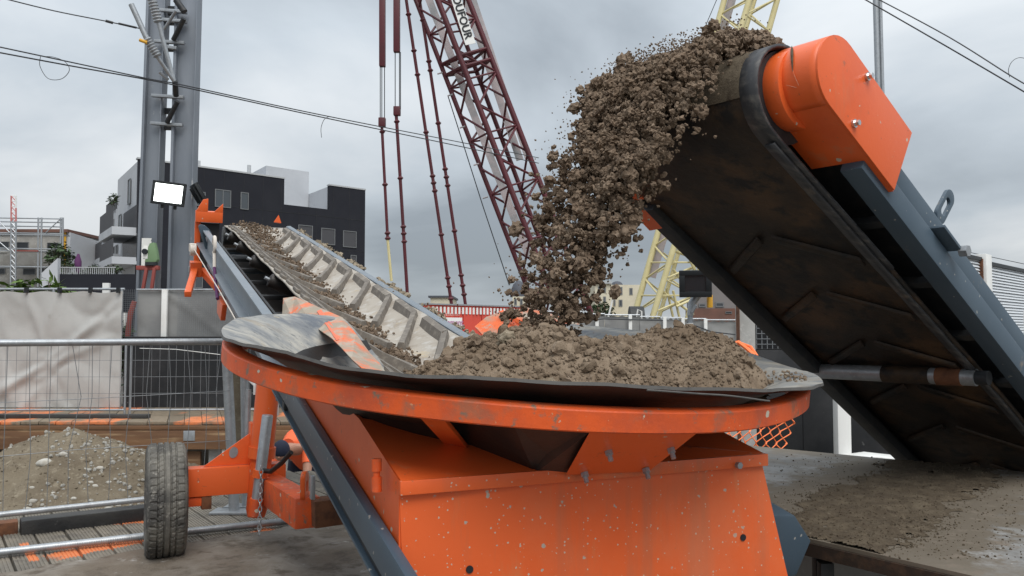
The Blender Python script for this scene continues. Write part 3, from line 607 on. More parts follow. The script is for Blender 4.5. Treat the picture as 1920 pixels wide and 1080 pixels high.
MB().tube([jm - (j1 - j0) * .03, jm + (j1 - j0) * .05], .042, 18).build('collar', 'orange', jack, smooth=40)
MB().tube([j0 + (j1 - j0) * .9, j1 + (j1 - j0) * .08], .040, 14).build('jack_shoe', 'orange_worn', jack, smooth=40)
ch0, ch1 = A(490, 872, 4.84), A(486, 1003, 4.84); nl = 15
for i in range(nl):
    c_ = ch0 + (ch1 - ch0) * (i + .5) / nl; hl = np.linalg.norm(ch1 - ch0) / nl * .62; sx = np.array([1, 0, 0]) if i % 2 else np.array([0, 1, 0])
    lk = [c_ + sx * (.010 * math.cos(t)) + np.array([0, 0, 1]) * (hl * math.sin(t)) for t in [2 * math.pi * k / 10 for k in range(11)]]
    MB().tube(lk, .0035, 5).build('chain_link', 'galv', conv, smooth=60)
MB().tube([A(492, 882, 4.9), A(508, 884, 4.85), A(528, 868, 4.75), A(546, 848, 4.7)], .014, 10).build('hose', 'rubber', conv, smooth=50)
# adjusting screw with crank behind the post
MB().tube([A(466, 730, 5.2), A(463, 852, 5.2)], .016, 10).build('adjusting_screw', 'galv', conv, smooth=40)
MB().tube([A(463, 708, 5.2), A(478, 722, 5.15), A(478, 740, 5.15)], .010, 8).build('crank_handle', 'white_paint', conv, smooth=40)
MB().box((.455, -.05, .175), (.53, .05, .42), axf).build('screw_bracket', 'orange', conv, bevel=.005)
# towing beam towards the viewer
u0, u1 = A(500, 912, 5.15), A(577, 962, 4.25)
ub = MB().bar(u0, u1, .125, .15).build('frame_beam', 'orange_worn', conv, bevel=.008)
MB().bar(u1 + np.array([.02, 0, 0]), u1 + np.array([.5, .25, .02]), .12, .13).build('cross_beam', 'rust', conv, bevel=.006)
lugf = Frame(A(571, 908, 4.28), cx1, -h1, (0, 0, 1))
slot_plate(Frame(A(571, 912, 4.27), h1 * .9 + cx1 * .43, cx1, (0, 0, 1)), 0, 0, .04, .07, .012, .03, -.012, .012).build('lug', 'orange', ub, bevel=.003)
MB().box((-.02, -.01, -.06), (.02, .01, .05), Frame(A(586, 912, 4.1), h1, cx1, (0, 0, 1))).build('beam_bracket', 'galv', conv, bevel=.004)

# ================================================================== CONVEYOR FEEDING THE HOPPER (upper right)
psi, th2 = .910, .538; SC = 1.25
dh = np.array([math.sin(psi), math.cos(psi), 0]); u2 = -dh * math.cos(th2) + np.array([0, 0, math.sin(th2)]); a2 = np.array([-math.cos(psi), math.sin(psi), 0]); n2 = np.cross(u2, a2); n2 = n2 if n2[2] > 0 else -n2
E2 = C0 + (np.array([.826, 2.126, 1.946]) - C0) * SC
F2c = Frame(E2, a2, u2, n2)         # a: across, away from viewer; b: uphill; k: normal
gap, rb, WB = .139 * SC, .178 * SC, .65 * SC; rc, Lc, wcv = .09 * SC, .357 * SC, .171 * SC
feed = thing('belt_conveyor', 'dark inclined belt conveyor with orange drum cover dropping soil from its upper end', 'conveyor', (2.9, 4.6, 0))
rd = rb * .92; v0, v1 = gap, gap + WB - .08; vm = gap + WB / 2; LB = -4.6
def kret(b): return -rd + (rd - .15) * min(1, max(0, -b / 1.9))
path = [(LB + i * (-.02 - LB) / 40, rd * .55) for i in range(41)] + [(rd * .98 * math.sin(t) * .9, -rd * .22 + rd * .78 * math.cos(t)) for t in [math.pi * i / 18 for i in range(1, 18)]] + [(-.02 + (LB + .02) * i / 40, kret(-.02 + (LB + .02) * i / 40)) for i in range(41)]
vv = [v0 + (v1 - v0) * j / 20 for j in range(21)]
fb = MB().grid(lambda i, v: F2c.p(v, path[i][0], path[i][1]), range(len(path)), vv)
fbelt = fb.build('belt', 'belt_under', feed, smooth=50, solid=.012)
# rubber rim strip wrapped round the near edge of the drum
MB().grid(lambda i, v: F2c.p(v, path[i][0] * 1.0 + .004 * np.sign(path[i][0]), path[i][1] * 1.03), range(30, 66), [v0 - .012, v0 + .02, v0 + .055]).build('belt_rim', 'belt_edge', fbelt, smooth=50, solid=.012)
MB().grid(lambda i, v: F2c.p(v, path[i][0], path[i][1] - .014), range(58, len(path)), [v0 + .0, v0 + .035]).build('belt_rim', 'belt_edge', fbelt, smooth=50, solid=.01)
# chevrons on the underside
for i in range(10):
    b0 = -.55 - i * .42; m_ = MB()
    for sgn in (-1, 1):
        cv = (v0 + v1) / 2; pl_ = [(.03, 0), (.30, -.20)]
        (q0, w0), (q1, w1) = pl_
        for hh in (0,):
            V = []
            for qa, wb, ext in ((cv + sgn * q0, b0 + w0, 0), (cv + sgn * q1, b0 + w1, 0)):
                for off, hk_ in ((-.028, -.006), (-.016, .026), (.016, .026), (.028, -.006)): V.append(F2c.p(qa, wb + off, kret(wb) - .010 - hk_ * .4))
            m_.add(V, [(0, 1, 2, 3)[::-1], (4, 5, 6, 7), (0, 1, 5, 4), (1, 2, 6, 5), (2, 3, 7, 6), (3, 0, 4, 7)])
    m_.build('cleat', 'belt_under', fbelt, bevel=.005)
# drum, its flange and the orange cover
def disc(v_0, v_1, r, seg=40): return MB().tube([F2c.p(v_0, 0, -rd * .22), F2c.p(v_1, 0, -rd * .22)], r, seg)
disc(v0 + .01, v1 - .01, rd * .76).build('head_drum', 'dark_steel', feed, smooth=40)
MB().tube([F2c.p(v0 - .05, 0, -.02), F2c.p(v0 + .012, 0, -.02)], rc + .02, 40).build('drum_flange', 'orange', feed, smooth=40, bevel=.004)
def cover_outline(r, L_, n=16):
    return [(r * math.sin(t), r * math.cos(t)) for t in [math.pi * i / n for i in range(n + 1)]]
# the cover: a rounded box, open below its step
arc = cover_outline(rc + .012, Lc)
outer = [(-Lc, rc + .012)] + arc + [(-Lc * .55, -(rc + .012)), (-Lc, -(rc + .012))]
cm = MB()
cm.prism(outer, -.004, .004, F2c, axes=(1, 2, 0))
cm.build('drum_cover', 'orange', feed, bevel=.002)
sh = [(-Lc, rc + .012)] + arc
MB().grid(lambda i, v: F2c.p(v, sh[i][0], sh[i][1]), range(len(sh)), [.004, .03, wcv * .5, wcv]).build('drum_cover_shell', 'orange', feed, smooth=40, solid=.006)
lowp = [(arc[-1][0], arc[-1][1]), (-Lc * .62, -(rc + .012)), (-Lc, -(rc + .012))]
MB().add([F2c.p(.004, *lowp[0]), F2c.p(wcv, *lowp[0]), F2c.p(wcv, lowp[1][0], lowp[1][1]), F2c.p(.06, lowp[1][0], lowp[1][1]), F2c.p(.06, lowp[2][0], lowp[2][1]), F2c.p(.004, lowp[2][0], lowp[2][1])], [(0, 1, 2, 3, 4, 5)]).build('drum_cover_underside', 'orange', feed, solid=.006)
MB().add([F2c.p(.004, -Lc, rc + .012), F2c.p(wcv, -Lc, rc + .012), F2c.p(wcv, -Lc, -rc * .2), F2c.p(.06, -Lc, -rc - .012), F2c.p(.004, -Lc, -rc - .012)], [(0, 1, 2, 3, 4)]).build('drum_cover_end', 'orange', feed, solid=.006)
for px, py in ((1625, 144), (1600, 232)):
    q = onplane(px, py, F2c.p(-.004, 0, 0), a2)
    MB().tube([q - a2 * .0, q - a2 * .008], .014, 16).tube([q - a2 * .008, q - a2 * .022], .0095, 6).build('cover_bolt', 'chrome', feed, smooth=30)
# gash on the shell: dried mud streak
# side frame: two parallel steel sections on the near side
def px_b(px, py, a_): 
    q = onplane(px, py, F2c.p(a_, 0, 0), a2) - E2; return q @ u2, q @ n2
k1 = px_b(1619, 361, .02)[1]; k2 = px_b(1685, 310, .02)[1]
MB().prism([(.02, -.155), (.02, -.065), (.10, -.065), (.10, -.155)], LB, -Lc * .62, F2c, axes=(0, 2, 1)).build('side_beam', 'steel_blue', feed, bevel=.006)
MB().prism([(.045, -.045), (.045, .035), (.12, .035), (.12, -.045)], LB, -Lc * .8, F2c, axes=(0, 2, 1)).build('side_beam', 'steel_blue', feed, bevel=.006)
MB().prism([(.09, -.07), (.09, -.04), (.115, -.04), (.115, -.07)], LB, -Lc * .6, F2c, axes=(0, 2, 1)).build('dark_gap_strip', 'dark_steel', feed)  # dark colour here stands in for shade in the groove between both sections
MB().prism([(v1 + .03, -.19), (v1 + .03, .06), (v1 + .08, .06), (v1 + .08, -.19)], LB, -.12, F2c, axes=(0, 2, 1)).build('side_beam', 'dark_steel', feed, bevel=.006)
MB().box((v1 - .02, LB, -rd - .02), (v1 + .06, -.25, -rd + .03), F2c).build('lower_rail', 'dark_steel', feed, bevel=.006)
for i in range(10):
    b_ = -.62 - i * .4
    MB().box((.05, b_ - .02, -.13), (v1 + .03, b_ + .02, -.10), F2c).build('cross_member', 'dark_steel', feed, bevel=.004)
MB().box((v0 - .02, LB, -.06), (v1, -.3, -.04), F2c).build('belt_tray', 'dark_steel', feed)
# left cheek in orange
for pp_ in (((1140, 290), (1173, 318), (1195, 347), (1222, 371), (1193, 376), (1173, 353), (1152, 335)), ((1163, 368), (1193, 377), (1228, 413), (1242, 428), (1222, 432), (1190, 398))):
    q_ = [A(*p, 3.42) for p in pp_]; n_ = len(q_); off = a2 * .012
    MB().add(q_ + [p + off for p in q_], [tuple(range(n_)), tuple(range(2 * n_ - 1, n_ - 1, -1))] + [(k, (k + 1) % n_, n_ + (k + 1) % n_, n_ + k) for k in range(n_)]).build('cheek_plate', 'orange', feed)
# lifting eye
eb, ek = px_b(1752, 455, .06)
le = Frame(F2c.p(.075, eb - .10, .078), -u2 * .35 + n2 * .94, a2, u2 * .94 + n2 * .35)
slot_plate(Frame(F2c.p(.06, eb + .02, .045), u2 * .96 + n2 * .25, a2, n2 * .97 - u2 * .25), 0, .075, .034, .10, .017, .055, -.007, .007).build('lifting_eye', 'steel_blue', feed, bevel=.002)
MB().box((-.02, eb - .05, .0), (.10, eb + .10, .012), Frame(F2c.p(0, 0, -.055), a2, u2, n2)).build('eye_base', 'steel_blue', feed, bevel=.002)
MB().tube([F2c.p(-.01, eb - .06, -.05), F2c.p(-.04, eb - .06, -.05)], .022, 6).build('eye_nut', 'galv', feed)
# return roller
rl0, rl1 = A(1818, 708, 3.55), None
kr = -.15 - .05; qb = -.5
while True:
    q = F2c.p(v0 + .0, qb, kr); d_ = q - C0
    if 540 - FPX * (d_ @ _U) / (d_ @ _F) > 708: break
    qb -= .004
rol = MB().tube([q, q + a2 * (WB - .02)], .036, 20).build('return_roller', 'galv', feed, smooth=40)
for s0_, s1_, m_ in ((.07, .20, 'rust'), (.235, .50, 'belt_under')):
    MB().tube([q + a2 * (WB * s0_), q + a2 * (WB * s1_)], .0385, 20).build('mud_band', m_, rol, smooth=40)
MB().tube([q - a2 * .05, q + a2 * .02], .03, 12).build('roller_bearing', 'dark_steel', rol, smooth=40)


# mud caked on the belt where it turns over the drum
def caked(i, v):
    f_ = .004 + .006 * max(0, fbm(v * 6, i * .12, 1, 5)); b_, k_ = path[i]; nl = math.hypot(b_ * (b_ > 0), k_) + 1e-6
    return F2c.p(v, b_ + (f_ * b_ / nl if b_ > 0 else 0), k_ + f_ * k_ / nl)
MB().grid(caked, range(34, 54), [v0 + .045 + (v1 - v0 - .06) * j / 30 for j in range(31)]).build('caked_mud', 'soil_trodden', fbelt, smooth=60)

# dried mud gash and scuffs on the drum cover
def on_shell(v, deg): t = R(deg); r_ = rc + .0165; return F2c.p(v, r_ * math.sin(t), r_ * math.cos(t))
MB().tube([on_shell(wcv * f_, d_) for f_, d_ in ((.58, 62), (.50, 76), (.44, 90), (.40, 104), (.38, 118))], [.001, .004, .0045, .003, .001], 6).build('mud_streak', 'soil_trodden', feed)
for (f0, d0, f1, d1) in ((.88, 95, .76, 135), (.93, 105, .85, 140), (.4, 110, .3, 140), (.5, 135, .34, 142)):
    MB().tube([on_shell(wcv * (f0 + (f1 - f0) * t), d0 + (d1 - d0) * t) - n2 * .002 * 0 for t in (0, .5, 1)], [.0004, .0012, .0004], 5).build('scuff', 'orange_muddy', feed)
# ================================================================== SOIL
def heap_k(x, y):      # height of the heap in ring coordinates (x: cR, y: gR)
    r = math.hypot(x, y)
    def bump(px, py, s, h): return h * math.exp(-((x - px) ** 2 + (y - py) ** 2) / (2 * s * s))
    back = max(0, x * .62 + y * .79)
    z = -.060 - .16 * back + bump(-.20, -.12, .17, .075) + bump(.02, -.27, .17, .12) + bump(.40, -.31, .14, .15) + bump(.44, -.60, .17, .085) + bump(.62, -.28, .12, .05) + bump(.60, -.56, .12, .055) + bump(-.5, -.25, .2, .03)
    z -= .7 * max(0, (x + .55) * -.64 + (y + .25) * .77) + .5 * max(0, -.52 - x)
    z += .030 * fbm(x, y, 5, 2) + .018 * fbm(x, y, 13, 8) + .009 * fbm(x, y, 34, 4)
    return z
def heap_local(px, py, D):
    q = A(px, py, D) - RC; return q @ cR, q @ gR
def sk_k(x, y):
    t = math.atan2(y, x); k, r = lip_at(t); s = min(1, max(0, (math.hypot(x, y) - .58) / (r - .58))); return -.2 + (k + .2) * s ** .72
def hk2(x, y): return heap_k(x, y) - max(0, math.hypot(x, y) - .7) * .5
hv, hf = [], []; nh = 150; idx = {}
for i in range(nh + 1):
    for j in range(nh + 1):
        x, y = -.9 + 1.8 * i / nh, -.9 + 1.8 * j / nh
        if math.hypot(x, y) < .84 and hk2(x, y) > sk_k(x, y) - .02: idx[(i, j)] = len(hv); hv.append(FR.p(x, y, hk2(x, y)))
for i in range(nh):
    for j in range(nh):
        q = [idx.get(k) for k in ((i, j), (i + 1, j), (i + 1, j + 1), (i, j + 1))]
        if None not in q: hf += [(q[0], q[1], q[2]), (q[0], q[2], q[3])]
pts, szs = [], []
while len(pts) < 13500:
    x, y = random.uniform(-.78, .78), random.uniform(-.8, .8)
    if math.hypot(x, y) > .78: continue
    s = random.choice((.0025, .003, .0035, .004, .005, .006, .009)) * random.uniform(.7, 1.3)
    if random.random() < .025: s = random.uniform(.012, .026)
    if x > .2: s *= .75
    kk = hk2(x, y)
    if kk < sk_k(x, y) - .004: continue
    pts.append(FR.p(x, y, kk + s * .3)); szs.append(s)
for i in range(900):         # crumbs smeared over the right-hand lining
    t_ = R(random.uniform(285, 345)); r_ = random.uniform(.6, .95); x, y = r_ * math.cos(t_), r_ * math.sin(t_)
    if fbm(x, y, 4, 12) < -.08 + (r_ - .75) * 1.2: continue
    rr = max(0, (r_ - .58) / .295); kk = (-.2 + .212 * min(1, rr) ** .75) + .003; s = random.uniform(.002, .006); pts.append(FR.p(x, y, max(kk, hk2(x, y)) + s * .4)); szs.append(s)
heap = scatter('soil_heap', 'soil', pts, szs, H2, HF, org=(0, 2.9, 1.2), extra=(np.array(hv), np.array(hf)))
tag(heap, 'brown crumbly soil heaped inside the round rubber hopper', 'soil', kind='stuff')
# larger stones on top of the heap, told apart
stone_defs = [(945, 672, 2.6, .026, 'soil_dry', 'rounded pale stone standing on the soil heap left of the falling stream'), (1010, 640, 2.85, .032, 'soil_clod', 'large angular clod on the soil heap under the falling stream'), (1112, 655, 2.7, .024, 'soil_dry', 'yellowish round stone on the soil heap right of the falling stream'), (1028, 612, 2.9, .030, 'soil_dry', 'pale lump landing at the foot of the falling stream'), (1030, 695, 2.4, .026, 'soil_dry', 'flat pale lump near the front edge of the hopper'), (1075, 690, 2.4, .03, 'soil_clod', 'big brown lump in the front middle of the soil heap'), (1190, 690, 2.4, .026, 'soil_dry', 'pale flattened lump between the two soil mounds'), (890, 660, 2.6, .022, 'soil_clod', 'brown clod on the left shoulder of the soil heap'), (835, 688, 2.5, .02, 'soil_clod', 'small clod at the left front foot of the soil heap')]
for i, (px, py, D, s, m_, lab) in enumerate(stone_defs):
    V = L3[i % 8] * s; c_ = A(px, py, D); x, y = (c_ - RC) @ cR, (c_ - RC) @ gR
    mb = MB().add(V + FR.p(x, y, heap_k(x, y) + s * .5) if py > 630 else V + c_, [tuple(f) for f in F3])
    tag(mb.build('stone', m_, smooth=60, org=c_), lab, 'stone', 'stones on the soil heap')
# ---- soil on the upper drum and the falling stream
def stream_pos(s, lat, tt, spd):
    """start on the belt at across position lat, thrown along u2 with spd, after time tt"""
    st = F2c.p(vm + lat, .06, rd * .62 + s)
    return st + u2 * spd * tt + np.array([0, 0, -4.9]) * tt * tt
pts, szs = [], []
for i in range(5200):         # load still lying on the belt around the drum
    b = -abs(random.gauss(0, .18)); lat = random.gauss(-.03, .19); hmax = max(.03, .20 * (1 - (lat / .40) ** 2)) * (1 - .5 * max(0, (-b - .25)))
    k = random.uniform(0, 1) ** .6 * hmax
    if abs(lat) > .36 or b < -.7: continue
    pts.append(F2c.p(vm + lat, b + .08, rd * .55 + k)); szs.append(random.choice((.006, .009, .012, .016)) * random.uniform(.7, 1.3))
for i in range(10800):
    tt = random.uniform(0, 1) ** .75 * .56; lat = random.gauss(.05, .155); spd = random.gauss(1.36, .12)
    if lat < -.33 + max(0, tt - .32) * 2.1 or lat > .33: continue; s = random.uniform(0, .20) * (1 - .3 * tt)
    p = stream_pos(s, lat, tt, spd)
    if tt > .22 and fbm(lat * 8, tt * 11, 1, 6) < -.34 + (tt - .3) * .9: continue
    loc = p - RC
    if loc @ nR < .0: continue
    sz = random.choice((.004, .005, .006, .007, .008, .010, .013, .017)) * random.uniform(.7, 1.3)
    pts.append(p); szs.append(sz)
for i in range(7000):        # fines
    tt = random.uniform(0, 1) ** .75 * .57; lat = random.gauss(.06, .16); p = stream_pos(random.uniform(-.02, .16), lat, tt, random.gauss(1.36, .11))
    if lat < -.35 + max(0, tt - .32) * 2: continue
    if (p - RC) @ nR < .0: continue
    pts.append(p); szs.append(random.uniform(.0015, .004))
pts, szs = np.array(pts), np.array(szs); big = szs > .0145
# the coarser lumps are finer meshes, joined with the rest
tmp = scatter('tmp', 'soil_clod', pts[big], szs[big], L3, F3)
bv_ = np.zeros(len(tmp.data.vertices) * 3, np.float32); tmp.data.vertices.foreach_get('co', bv_); bf_ = np.zeros(len(tmp.data.polygons) * 3, np.int32); tmp.data.polygons.foreach_get('vertices', bf_); bpy.data.objects.remove(tmp)
fall = scatter('falling_soil', 'soil_clod', pts[~big], szs[~big], L2, F2, org=F2c.p(vm, 0, 0), extra=(bv_.reshape(-1, 3), bf_.reshape(-1, 3)))
tag(fall, 'thick stream of brown soil pouring off the conveyor drum into the hopper', 'soil', kind='stuff')
cl = []
for i in range(46):           # clods that can be told apart at the edges of the stream
    tt = random.uniform(.08, .5); lat = .1 + random.choice((-1, 1)) * random.uniform(.16, .25); spd = random.gauss(1.36, .1)
    p = stream_pos(random.uniform(-.02, .2), lat, tt, spd)
    if (p - RC) @ nR < .05: continue
    s = random.uniform(.012, .028)
    V = L3[i % 8] * s @ rotm(1)[0]
    o = MB().add(V, [tuple(f) for f in F3])
    o.v = [tuple(np.array(q) + p) for q in o.v]
    tag(o.build('soil_clod', 'soil_clod', smooth=60, org=p), 'single brown clod falling loose at the edge of the soil stream', 'clod', 'loose clods falling beside the soil stream')
# ---- soil on the lower conveyor belt
pts, szs = [], []
for i in range(3600):
    b = random.uniform(1.1, 7.2); wv = .5 + .5 * math.sin((b - .3) * 2 * math.pi / .5)
    wid = .03 + .045 * max(0, (b - 3.5) / 3.5) + .025 * wv; a = AC - .075 + .05 * (7 - b) / 7 + random.gauss(0, wid)
    if b > 6.2: a = AC - .03 + random.gauss(0, .10)
    if abs(a - AC) > .26: continue
    thick = (.018 + .045 * max(0, (b - 4) / 3)) * math.exp(-((a - AC + .08) / .14) ** 2)
    pts.append(F1c.p(a, b, kb(a, b) + random.uniform(0, 1) * thick + .004)); szs.append(random.choice((.005, .007, .010, .014)) * random.uniform(.6, 1.2))
bsoil = scatter('belt_soil', 'soil_clod', pts, szs, L1, F1, org=F1c.p(AC, 4, 0))
tag(bsoil, 'light brown soil clods riding up the ribbed conveyor belt', 'soil', kind='stuff')
pts, szs = [], []
for i in range(700):
    b = random.uniform(1.5, 7); a = .95 + random.gauss(.01, .018)
    if fbm(b, 0, 2, 9) < -.15: continue
    pts.append(F1c.p(a, b, .065 + random.uniform(0, .02))); szs.append(random.uniform(.005, .017))
tag(scatter('spilled_soil', 'soil_dry', pts, szs, L1, F1, org=F1c.p(1, 4, 0)), 'crumbs of dry soil caught along the far beam of the ribbed conveyor', 'soil', kind='stuff')

# ================================================================== STEEL PLATFORM ON THE RIGHT
zt_ = .62
corner = [onz(1474, 996, zt_), onz(1440, 838, zt_), onz(2100, 902, zt_), onz(2000, 1150, zt_)]
corner[0] = onz(1478, 1001, zt_); nearR = onz(1830, 1081, zt_); dN = nearR - corner[0]
corner[3] = corner[0] + dN * 5.0
corner[0] = corner[0] - dN * .6
corner[1] = corner[1] + np.array([-.3, .25, 0])
tab = thing('work_platform', 'grey sheet-steel platform strewn with soil beside the hopper', 'platform', (2.0, 3.6, 0))
C4 = [np.array(c) for c in corner]
MB().prism([(c[0], c[1]) for c in C4], zt_ - .012, zt_, WORLD, axes=(0, 1, 2)).build('top_plate', 'table_metal', tab)
cen = sum(C4) / 4
ins = [c + (cen - c) * .006 for c in C4]
for i in range(4):
    p, q = ins[i], ins[(i + 1) % 4]; MB().bar(p - np.array([0, 0, .034]), q - np.array([0, 0, .034]), .03, .042).build('edge_timber', 'table_edge', tab)
for px, py in ((1546, 1050), (1556, 1060), (1700, 1075)):
    f_ = onz(px, py, zt_ - .08); MB().box((f_[0] - .022, f_[1] + .02, 0), (f_[0] + .022, f_[1] + .06, zt_ - .08)).build('leg', 'dark_steel', tab, bevel=.003)
for f_ in (C4[1], C4[2]): MB().box((f_[0] - .05, f_[1] - .25, 0), (f_[0] + .0, f_[1] - .2, zt_ - .08)).build('leg', 'dark_steel', tab, bevel=.003)
# thin layer of trampled soil on the platform
sv, sf, si = [], [], {}; nx = 130
ax_ = C4[1] - C4[0]; bx_ = C4[3] - C4[0]
patch_c = onz(1640, 950, zt_); pc2 = onz(1760, 885, zt_)
def soil_h(p):
    d = p - patch_c; along = (pc2 - patch_c); la = np.linalg.norm(along); along = along / la; s = d @ along; t = d[1] * along[0] - d[0] * along[1]
    m_ = 1 - (abs(t - .02 * math.sin(s * 6)) / .27) ** 2 - max(0, (s - 1.1) / .5) ** 2 - max(0, (-s - .55) / .4) ** 2
    return .020 * min(.6, m_) + .012 * fbm(p[0], p[1], 7, 3) + .006 * fbm(p[0], p[1], 26, 6) - .002
for i in range(nx + 1):
    for j in range(nx + 1):
        p = onz(1440 + 480 * i / nx, 842 + 215 * j / nx, zt_); hh = soil_h(p)
        q = (p - C4[0]); 
        # inside the platform
        inside = all(((C4[(k + 1) % 4] - C4[k])[0] * (p - C4[k])[1] - (C4[(k + 1) % 4] - C4[k])[1] * (p - C4[k])[0]) < -.004 for k in range(4))
        if inside and hh > -.001: si[(i, j)] = len(sv); sv.append((p[0], p[1], zt_ + .001 + max(0, hh) * .8))
for i in range(nx):
    for j in range(nx):
        q = [si.get(k) for k in ((i, j), (i + 1, j), (i + 1, j + 1), (i, j + 1))]
        if None not in q: sf += [(q[0], q[3], q[2]), (q[0], q[2], q[1])]
pts, szs = [], []
for i in range(8000):
    p = onz(random.uniform(1450, 1920), random.uniform(850, 1050), zt_); hh = soil_h(p); s = random.choice((.0012, .0018, .0025, .004)) * random.uniform(.7, 1.3)
    inside = all(((C4[(k + 1) % 4] - C4[k])[0] * (p - C4[k])[1] - (C4[(k + 1) % 4] - C4[k])[1] * (p - C4[k])[0]) < -.01 for k in range(4))
    if not inside or (hh < -.006 and random.random() < .8): continue
    pts.append((p[0], p[1], zt_ + max(0, hh) * .8 + s * .3)); szs.append(s)
tag(scatter('platform_soil', 'soil_trodden', pts, szs, L1, F1, org=patch_c, extra=(np.array(sv), np.array(sf))), 'thin layer of brown soil trodden over the steel platform', 'soil', kind='stuff')
# concrete blocks under the platform
for i, x in enumerate((1.05, 1.55, 2.05, 2.55)):
    o = MB().box((x, 3.55 + i * .03, -.02), (x + .49, 3.95 + i * .03, .42)).build('concrete_block', 'concrete', bevel=.01, org=(x + .25, 3.75, 0))
    tag(o, ['grey concrete block under the platform next to the hopper', 'grey concrete block under the platform, second from the hopper', 'grey concrete block under the platform, third from the hopper', 'grey concrete block under the platform farthest from the hopper'][i], 'block', 'concrete blocks under the platform')
# ================================================================== LEFT SIDE
# near mesh barrier
def barrier(name, label, P0, P1, z0, z1, tr, wires_v, wires_h, group=None, posts=True, sag=0, wr=.0022, wm='wire_mesh'):
    P0 = np.asarray(P0, float); P1 = np.asarray(P1, float); t = thing(name, label, 'barrier', (P0[0], P0[1], 0), group)
    up = np.array([0, 0, 1.0]); d = (P1 - P0); Ln = np.linalg.norm(d)
    pt_ = lambda s, z: np.array([P0[0] + d[0] * s, P0[1] + d[1] * s, z])
    MB().tube([pt_(0, z1), pt_(1, z1)], tr, 12).build('top_rail', 'galv', t, smooth=40)
    MB().tube([pt_(0, z0), pt_(1, z0)], tr * .85, 12).build('bottom_rail', 'galv', t, smooth=40)
    if posts:
        for s in (0, 1):
            MB().tube([pt_(s, 0), pt_(s, z1)], tr * .9, 10).build('post', 'galv', t, smooth=40)
            MB().box((pt_(s, 0)[0] - .05, pt_(s, 0)[1] - .05, 0), (pt_(s, 0)[0] + .05, pt_(s, 0)[1] + .05, .008)).build('foot_plate', 'galv', t)
    for i in range(wires_v):
        s = (i + .5) / wires_v; o1, o2 = random.gauss(0, sag), random.gauss(0, sag)
        ln = [pt_(s + (0, o1, o2, 0)[j] / Ln, z1 + (z0 - z1) * j / 3) for j in range(4)]
        MB().tube(ln, wr, 5, cap=False).build('wire', wm, t)
    for i in range(wires_h):
        z = z0 + (z1 - z0) * (i + 1) / (wires_h + 1); MB().tube([pt_(0, z + random.gauss(0, sag * .6)), pt_(.5, z + random.gauss(0, sag)), pt_(1, z)], wr, 5, cap=False).build('wire', wm, t)
    return t
bp0 = onz(-60, 962, .0); ppost = A(432, 640, 6.0); dB = (np.array([ppost[0], ppost[1]]) - np.array([A(0, 650, 5.2)[0], 5.2]))
B0 = np.array([A(0, 650, 5.2)[0], 5.2, 0]); B1 = np.array([ppost[0], ppost[1], 0]); B0 = B0 - (B1 - B0) * .35
nb = barrier('mesh_barrier', 'low steel mesh barrier with a thick top rail in front of the soil pile', B0, B1, .19, 1.225, .022, 16, 2, posts=False, sag=.02)
# the threaded bar and rail lying on the deck
q0, q1 = onz(-40, 1040, .06), onz(556, 975, .06)
tb = MB().tube([q0, q0 + (q1 - q0) * .5 + np.array([0, 0, .004]), q1], .021, 12)
rb_ = tb.build('threaded_bar', 'galv', smooth=40, org=q0)
tag(rb_, 'long grey threaded steel bar lying across the deck behind the wheel', 'steel bar')
nrm = (q1 - q0) / np.linalg.norm(q1 - q0)
thm = MB()
for i in range(150):
    c_ = q0 + nrm * (i * .0125 + .02); thm.tube([c_ - nrm * .003, c_ + nrm * .003], .0235, 10, cap=True)
o = thm.build('thread', 'galv', None, smooth=40, org=q0); o.parent = rb_; o.location = (0, 0, 0)
# dark beam and rusty steel end
s0, s1 = onz(38, 990, .06), onz(285, 962, .06)
tag(MB().bar(s0, s1, .14, .11).build('timber_beam', 'timber_dark', bevel=.012, org=s0), 'black weathered timber beam lying at the foot of the soil pile', 'beam')
r0, r1 = onz(-60, 1000, .05), onz(33, 990, .05)
tag(MB().bar(r0, r1, .12, .10).build('steel_section', 'rust', bevel=.006, org=r0), 'rusty brown steel section end beside the black timber beam', 'steel section')
# soil pile with stones
pc = np.array([A(130, 900, 6.9)[0], 6.95]); pv, pf, pi_ = [], [], {}; npl = 90
def pile_z(x, y):
    dx_, dy_ = x - pc[0], y - pc[1]; a = dx_ * .93 + dy_ * -.1; b = dy_
    rr = math.sqrt((a / 1.35) ** 2 + (b / .95) ** 2)
    return max(-.03, .47 * max(0, 1 - rr) ** .95 * 1.15 + .05 * fbm(x, y, 2.2, 3) + .025 * fbm(x, y, 7, 5) + .010 * fbm(x, y, 22, 2) - .03)
for i in range(npl + 1):
    for j in range(npl + 1):
        x, y = pc[0] - 1.9 + 3.5 * i / npl, pc[1] - 1.05 + 2.0 * j / npl; z = pile_z(x, y)
        pi_[(i, j)] = len(pv); pv.append((x, y, z + .01))
for i in range(npl):
    for j in range(npl):
        q = [pi_[k] for k in ((i, j), (i + 1, j), (i + 1, j + 1), (i, j + 1))]
        if max(pv[k][2] for k in q) > -.01: pf += [(q[0], q[1], q[2]), (q[0], q[2], q[3])]
pts, szs = [], []
for i in range(2600):
    x, y = pc[0] + random.uniform(-1.8, 1.5), pc[1] + random.uniform(-1, .3); z = pile_z(x, y)
    if z < .0: continue
    s = random.choice((.004, .006, .010)) * random.uniform(.6, 1.4); pts.append((x, y, z + .008)); szs.append(s)
tag(scatter('soil_pile', 'soil_pile', pts, szs, L1, F1, org=(pc[0], pc[1], 0), extra=(np.array(pv), np.array(pf))), 'grey brown gravelly soil pile behind the low barrier at the left', 'soil pile', kind='stuff')
gp, gs = [], []
